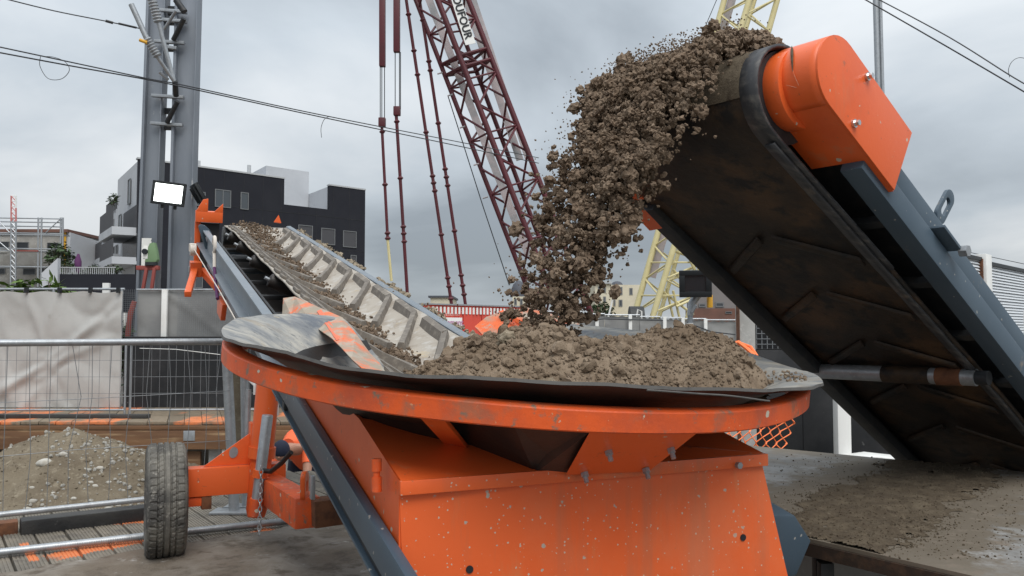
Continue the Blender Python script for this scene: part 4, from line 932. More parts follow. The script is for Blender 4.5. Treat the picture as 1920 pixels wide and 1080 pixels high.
for i in range(1500):
    x, y = pc[0] + random.uniform(-1.7, 1.4), pc[1] - random.uniform(-.1, 1.0); z = pile_z(x, y)
    if z < .0 or fbm(x, y, 1.6, 8) < -.05: continue
    gp.append((x, y, z + .012)); gs.append(random.choice((.006, .009, .012, .018)) * random.uniform(.7, 1.3))
tag(scatter('gravel', 'pebble', gp, gs, [v * .5 + ico(1)[0] * .5 for v in L1], F1, org=(pc[0], pc[1], 0)), 'small grey gravel strewn over the soil pile', 'gravel', kind='stuff')
stones = [(85, 868, .10), (118, 852, .055), (62, 940, .05), (205, 905, .045), (350, 600, 0), (187, 878, .05), (360 / 2.25, 880, .04), (170, 905, .04), (178, 912, .045), (163, 895, .035), (28, 968, .05), (12, 975, .045), (52, 955, .045), (110, 955, .05), (150, 948, .04), (178, 950, .055), (203, 954, .05), (222, 948, .035), (232, 920, .03), (200, 845, .03), (95, 905, .03), (80, 975, .04), (138, 935, .035), (35, 978, .05), (170, 925, .03), (60, 915, .04), (243, 945, .035), (155, 865, .03), (130, 975, .03), (100, 925, .035)]
k = 0
for (px, py, s) in stones:
    if s == 0 or px > 262: continue
    best = None
    for D in np.arange(5.9, 7.6, .02):
        p = A(px, py, D)
        if p[2] <= pile_z(p[0], p[1]) + .012: best = p; break
    if best is None: best = onz(px, py, .03)
    V = (L2[k % 12] * .35 + ico(2)[0] * .65) * np.array([1, .8, .65]) * s * .62
    mb = MB().add(V + best, [tuple(f) for f in F2]); lab = 'pale stone lying on the gravelly soil pile'
    if k == 0: lab = 'largest whitish boulder on the upper left of the soil pile'
    o = mb.build('stone', 'pebble', smooth=60, org=best)
    tag(o, lab, 'stone', None if k == 0 else 'pale stones on the soil pile'); k += 1
# posts beside the barrier
for (x0, y0, x1, y1, D, r_, lab) in ((424, 640, 440, 955, 6.05, .036, 'leaning grey steel post with a foot plate behind the orange axle'), (458, 690, 462, 945, 6.2, .030, 'thin upright grey steel post just left of the orange lift post')):
    t = thing('steel_post', lab, 'post', onz(x1, y1, 0)); b_ = A(x1, y1, D); b_[2] = .0; tp_ = A(x0, y0, D)
    b_ = np.array([A(x1, y1, D)[0], D, 0])
    MB().tube([b_, tp_], r_, 12).build('tube', 'galv', t, smooth=40); MB().box((b_[0] - .15, b_[1] - .09, .03), (b_[0] + .15, b_[1] + .09, .045)).build('foot_plate', 'galv', t, bevel=.003)
# earth-caked pile
t = MB().tube([A(446, 1000, 8.3), A(447, 900, 8.3), A(446, 760, 8.3), A(448, 640, 8.3)], [.09, .085, .085, .08], 18)
t.v = [tuple(np.array(p) + .02 * np.array(noise.noise_vector(Vector(p) * 9))) for p in t.v]
tag(t.build('pile', 'soil_pile', smooth=50, org=A(446, 1000, 8.3)), 'earth-caked upright pile between the two grey steel posts', 'pile')
# platform beyond the trench
plat = thing('timber_platform', 'timber platform with orange paint marks beyond the trench', 'platform', (-5, 12.2, -1.0))
xl, xr = -12, -.45; k = 0; x = xl
while x < xr:
    w_ = random.uniform(.22, .3); fr = Frame((x, 12.15, random.uniform(-.004, .004)), (1, 0, 0), (-.35, .937, 0), (0, 0, 1))
    MB().box((0, 0, -.03), (min(w_, xr - x + .2) - .008, 2.6, .012), fr).build('board', 'board_painted', plat, bevel=.003); x += w_
for z0, z1, xx0, xx1, y in ((-.09, -.035, xl, xr, 12.12), (-.36, -.10, xl, -3.6, 12.10), (-.30, -.09, -3.55, xr, 12.06), (-.75, -.40, xl, -4.4, 12.2), (-1.05, -.78, xl, -4.4, 12.2)):
    MB().box((xx0, y - .06, z0), (xx1, y, z1)).build('beam', 'timber', plat, bevel=.006)
for x in (-6.2, -4.6, -3.0): MB().box((x, 12.03, -.24), (x + .16, 12.045, -.10)).build('steel_cleat', 'galv', plat, bevel=.003)
tag(MB().box((-4.3, 12.2, -1.05), (-.45, 12.3, -.31)).build('retaining_wall', 'concrete', org=(-2.4, 12.25, -1.05)), 'pale concrete trench wall under the timber platform', 'wall')
t = MB().tube([np.array([-3.2 + .55 * math.cos(a), 12.17, -1.05 + .62 * math.sin(a)]) for a in [math.pi * i / 14 for i in range(15)]], .035, 10)
tag(t.build('pipe_arch', 'brick_red', smooth=50, org=(-3.2, 12.17, -1.05)), 'dark red curved pipe against the trench wall', 'pipe')
MBx = MB().tube([np.array([-4.05, 12.1, -.55]), np.array([-4.05, 12.1, -.28]), np.array([-3.98, 12.1, -.28])], .03, 10)
tag(MBx.build('vent_pipe', 'white_paint', smooth=40, org=(-4.05, 12.1, -.55)), 'small white elbow pipe under the edge of the timber platform', 'pipe')
MBx = MB().box((-8.2, 12.6, .012), (-5.35, 12.72, .07)).box((-8.3, 12.75, .012), (-5.9, 12.85, .06))
tag(MBx.build('dark_timber', 'timber_dark', bevel=.01, org=(-7, 12.7, .012)), 'dark timbers lying on the far platform at the left edge', 'timber')
xq = lambda px, D: (px - 960) / FPX * D
barrier('mesh_barrier', 'far left mesh barrier panel on the timber platform before the pale tarpaulin', (xq(-190, 13), 13, 0), (xq(238, 13), 13, 0), .10, 1.10, .019, 22, 3, 'mesh barriers on the timber platform', wr=.003)
b2_ = barrier('mesh_barrier', 'mesh barrier panel on the timber platform before the black hoarding', (xq(248, 13), 13, 0), (xq(520, 13), 13.1, 0), .10, 1.10, .019, 18, 3, 'mesh barriers on the timber platform', wr=.003)
t = MB().tube([A(262, 653, 12.9), A(330, 655, 12.9), A(414, 665, 12.9)], .005, 6)
t.build('white_cord', 'white_paint', b2_, smooth=40)

# tarpaulin fence
tf = thing('tarpaulin_fence', 'fence hung with a large wrinkled pale grey tarpaulin at the left', 'fence', (xq(100, 14.3), 14.3, 0))
def tarp(fr, w_, h_, seed, amp, sagtop, nu=60, nv=40, fold=None):
    def fn(u, v):
        x = u * w_; z = h_ * v; top = -sagtop * (math.sin(u * math.pi * 4.0) ** 2) * (v ** 3)
        d = amp * .6 * fbm(x * .8 + z * .45, z * .5 - x * .2, .9, seed, 4) + amp * .3 * math.sin((x * .9 + z * 1.5) * 2.1 + 2 * fbm(x, z, .6, seed))
        if fold:
            for (fx, fz, dx_, dz_, wd, hh) in fold:
                t_ = (x - fx) * dz_ - (z - fz) * dx_; s_ = (x - fx) * dx_ + (z - fz) * dz_
                d += hh * math.exp(-(t_ / wd) ** 2) * (1 / (1 + math.exp(-(s_ + .1) * 9)))
        return fr.p(x, -abs(d) * .9, z + top)
    return MB().grid(fn, [i / nu for i in range(nu + 1)], [j / nv for j in range(nv + 1)])
xa, xb = xq(-60, 14.3), xq(230, 14.3)
tarp(Frame((xa, 14.3, 0.03), (1, 0, 0), (0, 1, 0), (0, 0, 1)), xb - xa, 1.93, 3, .09, .03, fold=[(2.42, 1.8, -.62, -.78, .07, .05), (2.46, 1.6, -.8, -.6, .06, .045), (2.4, 1.15, -.9, -.42, .08, .05), (1.0, 1.86, .35, -.93, .06, .03), (1.5, 1.86, -.3, -.95, .06, .03), (.4, 1.86, .2, -.98, .07, .03)]).build('tarpaulin', 'tarp', tf, smooth=60)
for px in (50, 112, 170, 222): MB().box((xq(px, 14.26) - .02, 14.2, 1.93), (xq(px, 14.26) + .02, 14.28, 2.02)).build('clip', 'black_plastic', tf)
MB().tube([np.array([xa, 14.36, 2.0]), np.array([xb, 14.36, 2.0])], .02, 8).build('top_rail', 'galv', tf, smooth=40)
for px in (-50, 100, 228): MB().tube([np.array([xq(px, 14.36), 14.36, 0]), np.array([xq(px, 14.36), 14.36, 2.0])], .022, 8).build('post', 'galv', tf, smooth=40)
# second fence with black foot panel
f2 = thing('screen_fence', 'mesh fence with dark grey screen, white post and black foot panel under the mast', 'fence', (xq(340, 14.5), 14.5, 0))
xa, xb = xq(258, 14.6), xq(560, 14.6)
tarp(Frame((xa, 14.6, 1.1), (1, 0, 0), (0, 1, 0), (0, 0, 1)), xb - xa, .90, 8, .05, .02, 40, 16, fold=[(1.7, .85, .7, -.7, .05, .06), (.5, .85, .8, -.6, .05, .05)]).build('screen_cloth', 'tarp_dark', f2, smooth=60)
MB().box((xq(236, 14.4), 14.36, .02), (xq(600, 14.4), 14.40, 1.2)).build('foot_panel', 'black_panel', f2)
MB().box((xq(310, 14.5) - .045, 14.44, 1.1), (xq(310, 14.5) + .045, 14.50, 2.0)).build('white_post', 'white_paint', f2, bevel=.004)
MB().tube([np.array([xa, 14.55, 2.0]), np.array([xb, 14.55, 2.0])], .016, 8).build('top_rail', 'galv', f2, smooth=40)
wm_ = MB()
for i in range(54): x = xq(335, 14.5) + i * .035; wm_.box((x, 14.47, 1.15), (x + .004, 14.474, 1.98))
for i in range(24): z = 1.15 + i * .035; wm_.box((xq(335, 14.5), 14.465, z), (xq(335, 14.5) + 1.9, 14.469, z + .004))
tag(wm_.build('wire_mesh', 'wire_mesh', f2), kind='stuff')
wm_ = MB()
for i in range(9): x = xq(229, 14.5) + i * .035; wm_.box((x, 14.47, 1.2), (x + .004, 14.474, 2.0))
for i in range(22): z = 1.2 + i * .035; wm_.box((xq(229, 14.5), 14.465, z), (xq(229, 14.5) + .3, 14.469, z + .004))
tag(wm_.build('wire_mesh', 'wire_mesh', f2), kind='stuff')
tag(MB().tube([A(238, 640, 15), A(244, 590, 15), A(252, 565, 15)], .045, 10).build('red_pipe', 'brick_red', smooth=40, org=A(240, 632, 15)), 'red pipe standing in the gap between the two fences', 'pipe')
tag(MB().box((A(232, 600, 15.3)[0] - .06, 15.25, 0), (A(232, 600, 15.3)[0] + .06, 15.3, 1.62)).build('white_board', 'white_paint', org=(A(232, 600, 15.3)[0], 15.3, 0)), 'narrow white board behind the red pipe', 'board')
tag(MB().box((A(200, 540, 14.7)[0] - .055, 14.66, 1.5), (A(200, 540, 14.7)[0] + .055, 14.72, 2.12)).build('white_post', 'white_paint', org=(A(200, 540, 14.7)[0], 14.7, 0)), 'white post top peeking over the pale tarpaulin', 'post')
# leafy plants -------------------------------------------------------
def plant(name, label, c, size, n, m_, leafl, group=None, trunk=.0):
    t = thing(name, label, 'plant', (c[0], c[1], c[2]), group); mb = MB(); st = MB()
    for i in range(n):
        d = np.array([random.gauss(0, 1), random.gauss(0, 1), random.gauss(.3, .8)]); d /= np.linalg.norm(d)
        p = np.asarray(c) + d * np.array(size) * random.uniform(.35, 1) ** .6 + np.array([0, 0, size[2] * .7 + trunk])
        ax = np.array([random.gauss(0, 1), random.gauss(0, 1), random.gauss(-.2, .5)]); ax /= np.linalg.norm(ax); sd_ = np.cross(ax, (random.random(), random.random(), 1)); sd_ /= np.linalg.norm(sd_)
        l_ = leafl * random.uniform(.6, 1.3)
        mb.add([p, p + ax * l_ * .5 + sd_ * l_ * .22, p + ax * l_, p + ax * l_ * .5 - sd_ * l_ * .22], [(0, 1, 2, 3)])
        if i % 12 == 0: st.tube([np.asarray(c) + np.array([0, 0, -.0]), p], leafl * .04 + .003, 4)
    tag(mb.build('foliage', m_, t), kind='stuff'); st.build('stem', 'bark', t); return t
plant('ailanthus_shrub', 'bright green feathery shrub behind the pale tarpaulin', (xq(60, 20), 20, 1.2), (1.1, .7, .8), 900, 'leaf', .28)
plant('ailanthus_shrub', 'lone green frond cluster beside the dark wall above the tarpaulin', (xq(98, 19), 19, 1.25), (.35, .4, .7), 160, 'leaf', .26)
plant('weed', 'leafy weeds in the gap between the two fences', (xq(236, 15.2), 15.2, .5), (.14, .15, .6), 300, 'leaf_dark', .12)
# ---- worker bending in the trench
wk = thing('person', 'worker in orange vest and navy cap bending down in the trench', 'person', (A(535, 850, 10.4)[0], 10.4, -1.05))
wx, wy = A(535, 850, 10.4)[0] + .12, 10.4
def skin_body(name, m_, verts, edges, rad, parent, root=0, sub=2):
    me = bpy.data.meshes.new(name); me.from_pydata([tuple(np.array(v) - ORG[parent]) for v in verts], edges, []); o = bpy.data.objects.new(name, me); link(o, parent); ORG[o] = ORG[parent]
    me.materials.append(M[m_]); md = o.modifiers.new('skin', 'SKIN'); o.modifiers.new('sub', 'SUBSURF').levels = sub
    if not me.skin_vertices: 
        bpy.context.view_layer.objects.active = o
    for i, r_ in enumerate(rad): me.skin_vertices[0].data[i].radius = (r_, r_)
    me.skin_vertices[0].data[root].use_root = True; o.modifiers['sub'].render_levels = sub; return o
zb = -1.05
hp = (wx + .12, wy + .1, zb + .80); ches = (wx + .02, wy - .12, zb + 1.00); nk = (wx + .0, wy - .3, zb + .97)
bv = [hp, (wx + .08, wy, zb + .92), ches, nk, (wx - .0, wy - .38, zb + .95),
      (wx - .14, wy - .16, zb + .94), (wx - .2, wy - .3, zb + .68), (wx - .19, wy - .42, zb + .45), (wx - .18, wy - .46, zb + .37),
      (wx + .2, wy - .16, zb + .94), (wx + .22, wy - .32, zb + .68), (wx + .2, wy - .44, zb + .45), (wx + .19, wy - .48, zb + .37),
      (wx + .0, wy + .12, zb + .76), (wx - .02, wy - .02, zb + .42), (wx - .02, wy + .12, zb + .07), (wx - .03, wy - .08, zb + .04),
      (wx + .24, wy + .12, zb + .76), (wx + .26, wy - .02, zb + .42), (wx + .26, wy + .12, zb + .07), (wx + .27, wy - .08, zb + .04)]
be = [(0, 1), (1, 2), (2, 3), (3, 4), (2, 5), (5, 6), (6, 7), (7, 8), (2, 9), (9, 10), (10, 11), (11, 12), (0, 13), (13, 14), (14, 15), (15, 16), (0, 17), (17, 18), (18, 19), (19, 20)]
br = [.15, .14, .16, .07, .06, .075, .05, .042, .035, .075, .05, .042, .035, .1, .075, .055, .04, .1, .075, .055, .04]
try:
    body = skin_body('body', 'skin', bv, be, br, wk)
except Exception as ex:
    print('skin failed', ex)
    body = MB().tube([hp, ches, nk], [.15, .16, .07], 14).build('body', 'skin', wk, smooth=60)
MB().tube([np.array(hp) + np.array([0, .06, -.03]), hp, (wx + .08, wy, zb + .92), ches, (wx - .02, wy - .22, zb + .98)], [.16, .172, .165, .185, .10], 18).build('vest', 'vest', wk, smooth=60)
for s in (0, 1):
    q = bv[5 + 4 * s]; q2 = bv[6 + 4 * s]; MB().tube([np.array(ches), q, np.array(q) * .4 + np.array(q2) * .6], [.1, .092, .068], 12).build('sleeve', 'vest', wk, smooth=60)
    a_ = bv[13 + 4 * s]; b_ = bv[14 + 4 * s]; c_ = bv[15 + 4 * s]; MB().tube([np.array(hp), a_, b_, np.array(c_) + np.array([0, 0, .05])], [.13, .118, .092, .075], 14).build('trouser_leg', 'navy', wk, smooth=60)
    MB().tube([np.array(c_) + np.array([0, .03, .08]), np.array(c_) + np.array([0, 0, -.01]), np.array(bv[16 + 4 * s]) + np.array([0, -.04, -.01])], [.068, .066, .045], 12).build('boot', 'boots', wk, smooth=60)
hdp = np.array([wx - .05, wy - .46, zb + .95])
hv_ = ico(3)[0] * np.array([.078, .10, .105]); MB().add(hv_ + hdp, [tuple(f) for f in ico(3)[1]]).add(ico(1)[0] * .016 + hdp + np.array([-.0, -.085, -.05]), [tuple(f) for f in ico(1)[1]]).build('head', 'skin', wk, smooth=60)
cv_ = ico(3)[0]; cv_ = cv_ * np.array([.098, .122, .118]); cv_[:, 2] = np.maximum(cv_[:, 2], -.06); MB().add(cv_ + hdp + np.array([0, .01, .02]), [tuple(f) for f in ico(3)[1]]).build('cap', 'navy', wk, smooth=60)

# ================================================================== MAST WITH OVERHEAD LINE
DM = 16.0; mast = thing('catenary_mast', 'tall twin-leg grey steel railway mast carrying floodlights and overhead wires', 'mast', (xq(308, DM), DM, 0))
def leg(xb, xt, wd):
    zb_, zt2 = 0.0, 8.2
    for (o0, o1, d0, d1, nm, mt) in ((0, wd, 0, .02, 'leg', 'galv_mast'), (-.05, 0, -.10, .16, 'leg_flange', 'galv_mast'), (wd, wd + .018, -.10, .16, 'leg_flange', 'galv_mast')):
        V = []
        for z, x in ((zb_, xb), (zt2, xt)):
            V += [(x + o0, DM + d0, z), (x + o1, DM + d0, z), (x + o1, DM + d1, z), (x + o0, DM + d1, z)]
        MB().add(V, [(3, 2, 1, 0), (4, 5, 6, 7), (0, 1, 5, 4), (1, 2, 6, 5), (2, 3, 7, 6), (3, 0, 4, 7)]).build(nm, mt, mast, bevel=.004)
leg(A(261, 540, DM)[0], A(281, 0, DM)[0] + .03, .29); leg(A(320, 540, DM)[0], A(334, 0, DM)[0] + .03, .36)
V = []
for z, x in ((0, A(312, 540, DM)[0]), (8.2, A(330, 0, DM)[0] + .03)): V += [(x, DM + .2, z), (x + .06, DM + .2, z), (x + .06, DM + .32, z), (x, DM + .32, z)]
MB().add(V, [(3, 2, 1, 0), (4, 5, 6, 7), (0, 1, 5, 4), (1, 2, 6, 5), (2, 3, 7, 6), (3, 0, 4, 7)]).build('rear_leg', 'dark_steel', mast)
def on_m(px, py, D=DM - .12): return A(px, py, D)
for (py, x0, x1) in ((78, 290, 346), (88, 306, 332), (180, 285, 345), (232, 283, 343), (38, 305, 350), (20, 300, 350)):
    MB().bar(on_m(x0, py - 1), on_m(x1, py + 3), .09, .055).build('batten', 'galv', mast, bevel=.004)
for py, hh in ((20, 16), (40, 12), (92, 7), (208, 10), (240, 6)):
    MB().bar(A(303, py, DM + .1), A(330, py + 1, DM + .1), .1, hh / FPX * DM).build('tie_plate', 'dark_steel', mast)
def rod(p, q, r_, nm='bracket_arm', m_='galv'): return MB().tube([on_m(*p), on_m(*q)], r_, 10).build(nm, m_, mast, smooth=40)
rod((246, 8, 14.9), (275, 72, 15.0), .05, m_='galv'); rod((294, 105, 15.1), (326, 152, 15.4), .035)
ins = []
def insulator(p, q, n, r_):
    P_, Q_ = on_m(*p), on_m(*q); pts_, rr = [], []
    for i in range(n * 2 + 1): pts_.append(P_ + (Q_ - P_) * i / (n * 2)); rr.append(r_ if i % 2 else r_ * .72)
    MB().tube(pts_, rr, 14).build('insulator', 'galv', mast, smooth=60)
insulator((275, 72, 15.0), (296, 106, 15.1), 7, .085); insulator((284, -4, 15.1), (297, 42, 15.2), 8, .085)
rod((297, 42, 15.2), (326, 152, 15.4), .04); rod((299, 135, 15.3), (316, 150, 15.4), .028)
rod((333, 190, 15.6), (313, 230, 15.8), .045, m_='dark_steel'); rod((345, 35, 15.6), (325, 75, 15.8), .045, m_='dark_steel'); rod((330, 20, 15.6), (308, 55, 15.8), .03)
rod((328, 152, 15.5), (330, 180, 15.7), .05, 'clamp', 'dark_steel'); rod((262, 75, 14.95), (276, 80, 14.95), .03, 'clamp', 'yellow_box'); rod((330, 0, 15.5), (346, 22, 15.5), .06, 'clamp', 'dark_steel')
# floodlights (things on the mast)
def flood(label, P_, fwd, w_, h_, lit, mrot=0, rear=False):
    t = thing('floodlight', label, 'floodlight', P_); f_ = np.asarray(fwd, float); f_ /= np.linalg.norm(f_); x = np.cross(f_, (0, 0, 1)); x /= np.linalg.norm(x); x = -x; z = np.cross(x, f_); z = z if z[2] > 0 else -z
    if mrot: x, z = x * math.cos(mrot) + z * math.sin(mrot), z * math.cos(mrot) - x * math.sin(mrot)
    fr = Frame(P_, x, f_, z)
    MB().prism([(-w_ / 2, -h_ / 2), (w_ / 2, -h_ / 2), (w_ / 2, h_ / 2), (-w_ / 2, h_ / 2)], -.05, .0, fr, axes=(0, 2, 1)).build('housing', 'black_plastic', t, bevel=.012)
    for (lo, hi) in (((-w_ / 2, 0, h_ / 2 - .045), (w_ / 2, .02, h_ / 2)), ((-w_ / 2, 0, -h_ / 2), (w_ / 2, .02, -h_ / 2 + .05)), ((-w_ / 2, 0, -h_ / 2 + .05), (-w_ / 2 + .05, .02, h_ / 2 - .045)), ((w_ / 2 - .05, 0, -h_ / 2 + .05), (w_ / 2, .02, h_ / 2 - .045))): MB().box(lo, hi, fr).build('bezel', 'black_plastic', t, bevel=.003)
    MB().box((-w_ / 2 + .05, .001, -h_ / 2 + .05), (w_ / 2 - .05, .006, h_ / 2 - .045), fr).build('lamp_panel', 'lamp_lit' if lit else 'glass_dark', t)
    for i in range(5): MB().box((-w_ / 2 + .06 + i * (w_ - .14) / 4, -.09, -h_ / 2 + .05), (-w_ / 2 + .08 + i * (w_ - .14) / 4, -.05, h_ / 2 - .05), fr).build('cooling_fin', 'black_plastic', t)
    return t, fr
ft, ff = flood('lit white floodlight in a black frame on the twin-leg mast', A(316, 363, 15.3), (.13, -1, -.05), .58, .42, True, -.11)
ff2 = Frame(A(316, 363, 15.3), *[ff.M[i] for i in range(3)])
for s in (-.12, .1): MB().box((s, -.08, -.27), (s + .05, -.04, -.2), ff).build('bracket', 'dark_steel', ft)
ft, ff = flood('unlit black floodlight turned away to the right on the mast', A(374, 363, 15.8), (.72, .45, .5), .42, .40, False)
# instrument on bracket
ins_t = thing('survey_instrument', 'green and white surveying instrument on a red bracket at the mast', 'survey instrument', A(280, 492, 15.4))
ib = A(284, 492, 15.4)
MB().prism([(-.10, 0), (.10, 0), (.13, .05), (.10, .22), (.06, .36), (-.02, .34), (-.06, .2)], -.06, .06, Frame(ib, (1, 0, 0), (0, 1, 0), (0, 0, 1)), axes=(0, 2, 1)).build('body', 'inst_green', ins_t, bevel=.01)
MB().tube([ib + np.array([-.09, -.1, .19]), ib + np.array([-.09, 0, .19])], .05, 14).build('lens', 'ink', ins_t, smooth=40)
MB().box((-.13, -.065, .06), (-.045, -.0, .30), Frame(ib, (1, 0, 0), (0, 1, 0), (0, 0, 1))).build('side_cover', 'paper', ins_t, bevel=.008)
MB().tube([ib + np.array([0, 0, -.06]), ib], .11, 16).build('levelling_base', 'dark_steel', ins_t, smooth=40)
MB().box((-.26, -.05, -.14), (.14, .06, -.06), Frame(ib, (1, 0, 0), (0, 1, 0), (0, 0, 1))).build('bracket', 'brick_red', ins_t, bevel=.01)
for (x0, x1) in ((-.06, -.14), (.08, .02)): MB().bar(ib + np.array([x0, -.05, -.1]), ib + np.array([x1, -.05, -.62]), .06, .05).build('bracket_leg', 'brick_red', ins_t, bevel=.004)
tag(MB().box((A(268, 447, 15.85)[0], 15.8, A(268, 500, 15.85)[2]), (A(286, 447, 15.85)[0], 15.81, A(268, 447, 15.85)[2])).build('notice_sheet', 'paper', org=A(277, 500, 15.8)), 'white printed sheet fixed to the left mast leg behind the instrument', 'notice')
# overhead wires
def wire(label, pts, r_, D, name='overhead_wire', m_='cable'):
    ps = [A(p[0], p[1], p[2] if len(p) > 2 else D) for p in pts]
    # smooth the run
    out = []
    for i in range(len(ps) - 1):
        p0, p1, p2, p3 = ps[max(i - 1, 0)], ps[i], ps[i + 1], ps[min(i + 2, len(ps) - 1)]
        for k in range(6):
            t = k / 6; out.append(.5 * (2 * p1 + (p2 - p0) * t + (2 * p0 - 5 * p1 + 4 * p2 - p3) * t * t + (3 * p1 - p0 - 3 * p2 + p3) * t ** 3))
    out.append(ps[-1]); o = MB().tube(out, r_, 6).build(name, m_, smooth=60, org=ps[0]); tag(o, label, 'wire'); return o
wire('upper of the two contact wires passing the mast floodlight leg', [(-20, 84, 13), (130, 116, 14), (285, 149, 15.2), (345, 160, 15.6), (600, 215, 18), (870, 268, 22), (1010, 296, 25)], .011, 15)
wire('lower of the two contact wires passing the mast', [(-20, 95, 13), (130, 123, 14), (285, 151, 15.2), (375, 170, 15.7), (600, 219, 18), (870, 276, 22), (1010, 306, 25)], .012, 15)
w3 = wire('short stay wire with turnbuckle running up to the mast at the top left', [(-5, -6, 13.5), (100, 20, 14.2), (200, 40, 14.7), (265, 54, 15)], .010, 15)
o = MB().tube([A(198, 39, 14.7), A(212, 43, 14.75)], .025, 8).tube([A(222, 44, 14.8), A(256, 52, 14.95)], .02, 8).build('turnbuckle', 'dark_steel', None, smooth=40, org=A(-5, -6, 13.5)); o.parent = w3; o.location = (0, 0, 0)
wire('thin wire loop hanging from the contact wires at the left', [(76, 106, 13.6), (75, 124, 13.6), (90, 147, 13.6), (115, 148, 13.6), (130, 132, 13.6), (122, 116, 13.6), (100, 107, 13.6), (80, 106, 13.6)], .005, 13.6)
wire('small wire drop under the contact wires right of the mast', [(603, 258, 18), (602, 240, 18), (608, 224, 18), (618, 218, 18)], .006, 18)
wire('upper of the two overhead wires at the top right', [(1640, -5, 13), (1780, 70, 12.2), (1900, 145, 11.6), (1960, 178, 11.3)], .010, 12)
wire('lower of the two overhead wires at the top right', [(1615, -5, 13), (1780, 90, 12.2), (1920, 172, 11.6), (1960, 196, 11.3)], .011, 12)
wire('wire loop on the overhead wires at the right edge', [(1893, 145, 11.6), (1891, 130, 11.6), (1898, 115, 11.6), (1912, 108, 11.6), (1930, 112, 11.6)], .004, 11.6)
# ================================================================== BUILDINGS
class Facade:
    def __init__(s, P0, d, nrm): s.P0 = np.asarray(P0, float); s.d = np.asarray(d, float); s.n = np.asarray(nrm, float)
    def at(s, px, py): 
        q = onplane(px, py, s.P0, s.n) - s.P0; return q @ s.d, q[2] + s.P0[2]
    def fr(s): return Frame((s.P0[0], s.P0[1], 0), s.d, -s.n, (0, 0, 1))   # y: outwards
def window(fc, x0, y0, x1, y1, parent, pane='glass', fw=.06):
    t0, zt = fc.at(x0, y0); t1, _ = fc.at(x1, y0); _, zb = fc.at((x0 + x1) / 2, y1)
    if t0 > t1: t0, t1 = t1, t0
    fr = fc.fr(); m_ = MB()
    for lo, hi in (((t0, 0, zt - fw), (t1, .06, zt)), ((t0, 0, zb), (t1, .06, zb + fw)), ((t0, 0, zb + fw), (t0 + fw, .06, zt - fw)), ((t1 - fw, 0, zb + fw), (t1, .06, zt - fw))): m_.box(lo, hi, fr)
    w_ = m_.build('window', 'frame_dim', parent)
    MB().box((t0 + fw, .005, zb + fw), (t1 - fw, .02, zt - fw), fr).build('pane', pane, w_)
    if t1 - t0 > 1.0 and pane == 'glass': MB().box(((t0 + t1) / 2 - .03, .02, zb + fw), ((t0 + t1) / 2 + .03, .05, zt - fw), fr).build('mullion', 'frame_dim', w_)
    return w_
# dark apartment block
DB = 60.0; cb_ = A(260, 298, DB); d1 = np.array([1.034, 1, 0]); d1 /= np.linalg.norm(d1); d2 = np.array([-.65, 1, 0]); d2 /= np.linalg.norm(d2)
nf = np.array([d1[1], -d1[0], 0]); nf = nf if nf[1] < 0 else -nf
apt = thing('apartment_building', 'black and white modern apartment block behind the mast', 'building', (cb_[0], cb_[1], 0))
fa = Facade((cb_[0], cb_[1], 0), d1, -nf)
def T(px, py): return fa.at(px, py)
nb2 = np.cross((0, 0, 1), d2); nb2 = nb2 if nb2[0] < 0 else -nb2
fb_ = Facade((cb_[0], cb_[1], 0), d2, -nb2); t220 = fb_.at(220, 330)[0]
Lr = T(685, 357)[0]; tn0 = T(533, 360)[0]; tn1 = T(618, 370)[0]; z0 = cb_[2]; zn = T(575, 388)[1]; zr = T(650, 352)[1]
frA = Frame((cb_[0], cb_[1], 0), d1, -nf * -1 * -1, (0, 0, 1)); frA = Frame((cb_[0], cb_[1], 0), d1, d2, (0, 0, 1))
MB().prism([(0, 0), (Lr, 0), (Lr, zr), (tn1, zr), (tn1, zn), (tn0, zn), (tn0, z0), (0, z0)], 0, .5, frA, axes=(0, 2, 1)).build('street_wall', 'dark_facade', apt)
MB().box((.05, .52, 0), (tn0 - .01, t220, z0 - .05), frA).build('main_block', 'white_facade', apt)
MB().box((tn0 + .02, .52, 0), (tn1 - .02, 12, zn - .6), frA).build('middle_block', 'white_facade', apt)
MB().box((tn1 + .0, .52, 0), (Lr - .02, 9, zr - .05), frA).build('end_block', 'white_facade', apt)
MB().box((tn0 + .02, 5.0, zn - .6), (tn1 - .03, 11.5, T(560, 330)[1] + 1.5), frA).build('roof_block', 'white_facade', apt)
for (x0, y0, x1, y1, pn) in ((354, 357, 385, 386, 'glass'), (403, 354, 433, 389, 'glass'), (451, 360, 466, 393, 'glass'), (559, 421, 586, 452, 'shutter'), (602, 427, 628, 459, 'shutter'), (643, 432, 668, 464, 'shutter'), (657, 478, 668, 500, 'shutter'), (352, 462, 379, 486, 'glass'), (352, 504, 380, 540, 'glass'), (602, 480, 628, 510, 'shutter')):
    window(fa, x0, y0, x1, y1, apt, pn)
for i in range(1, 5): MB().box((.0, -.012, z0 * i / 5 - .02), (Lr, -.002, z0 * i / 5 + .02), frA).build('cladding_joint', 'black_panel', apt) if z0 * i / 5 < zn else MB().box((.0, -.012, z0 * i / 5 - .02), (tn0, -.002, z0 * i / 5 + .02), frA).build('cladding_joint', 'black_panel', apt)
for i in range(1, 12): MB().box((Lr * i / 12 - .015, -.010, 0), (Lr * i / 12 + .015, -.002, zn if tn0 < Lr * i / 12 < tn1 else min(z0, zr) - .1), frA).build('cladding_joint', 'black_panel', apt)
MB().box((3.0, 2, z0), (5.0, 4, z0 + .9), frA).build('roof_unit', 'frame_light', apt); MB().tube([frA.p(9, 2, z0), frA.p(9, 2, z0 + 1.1)], .15, 10).build('flue', 'frame_light', apt)
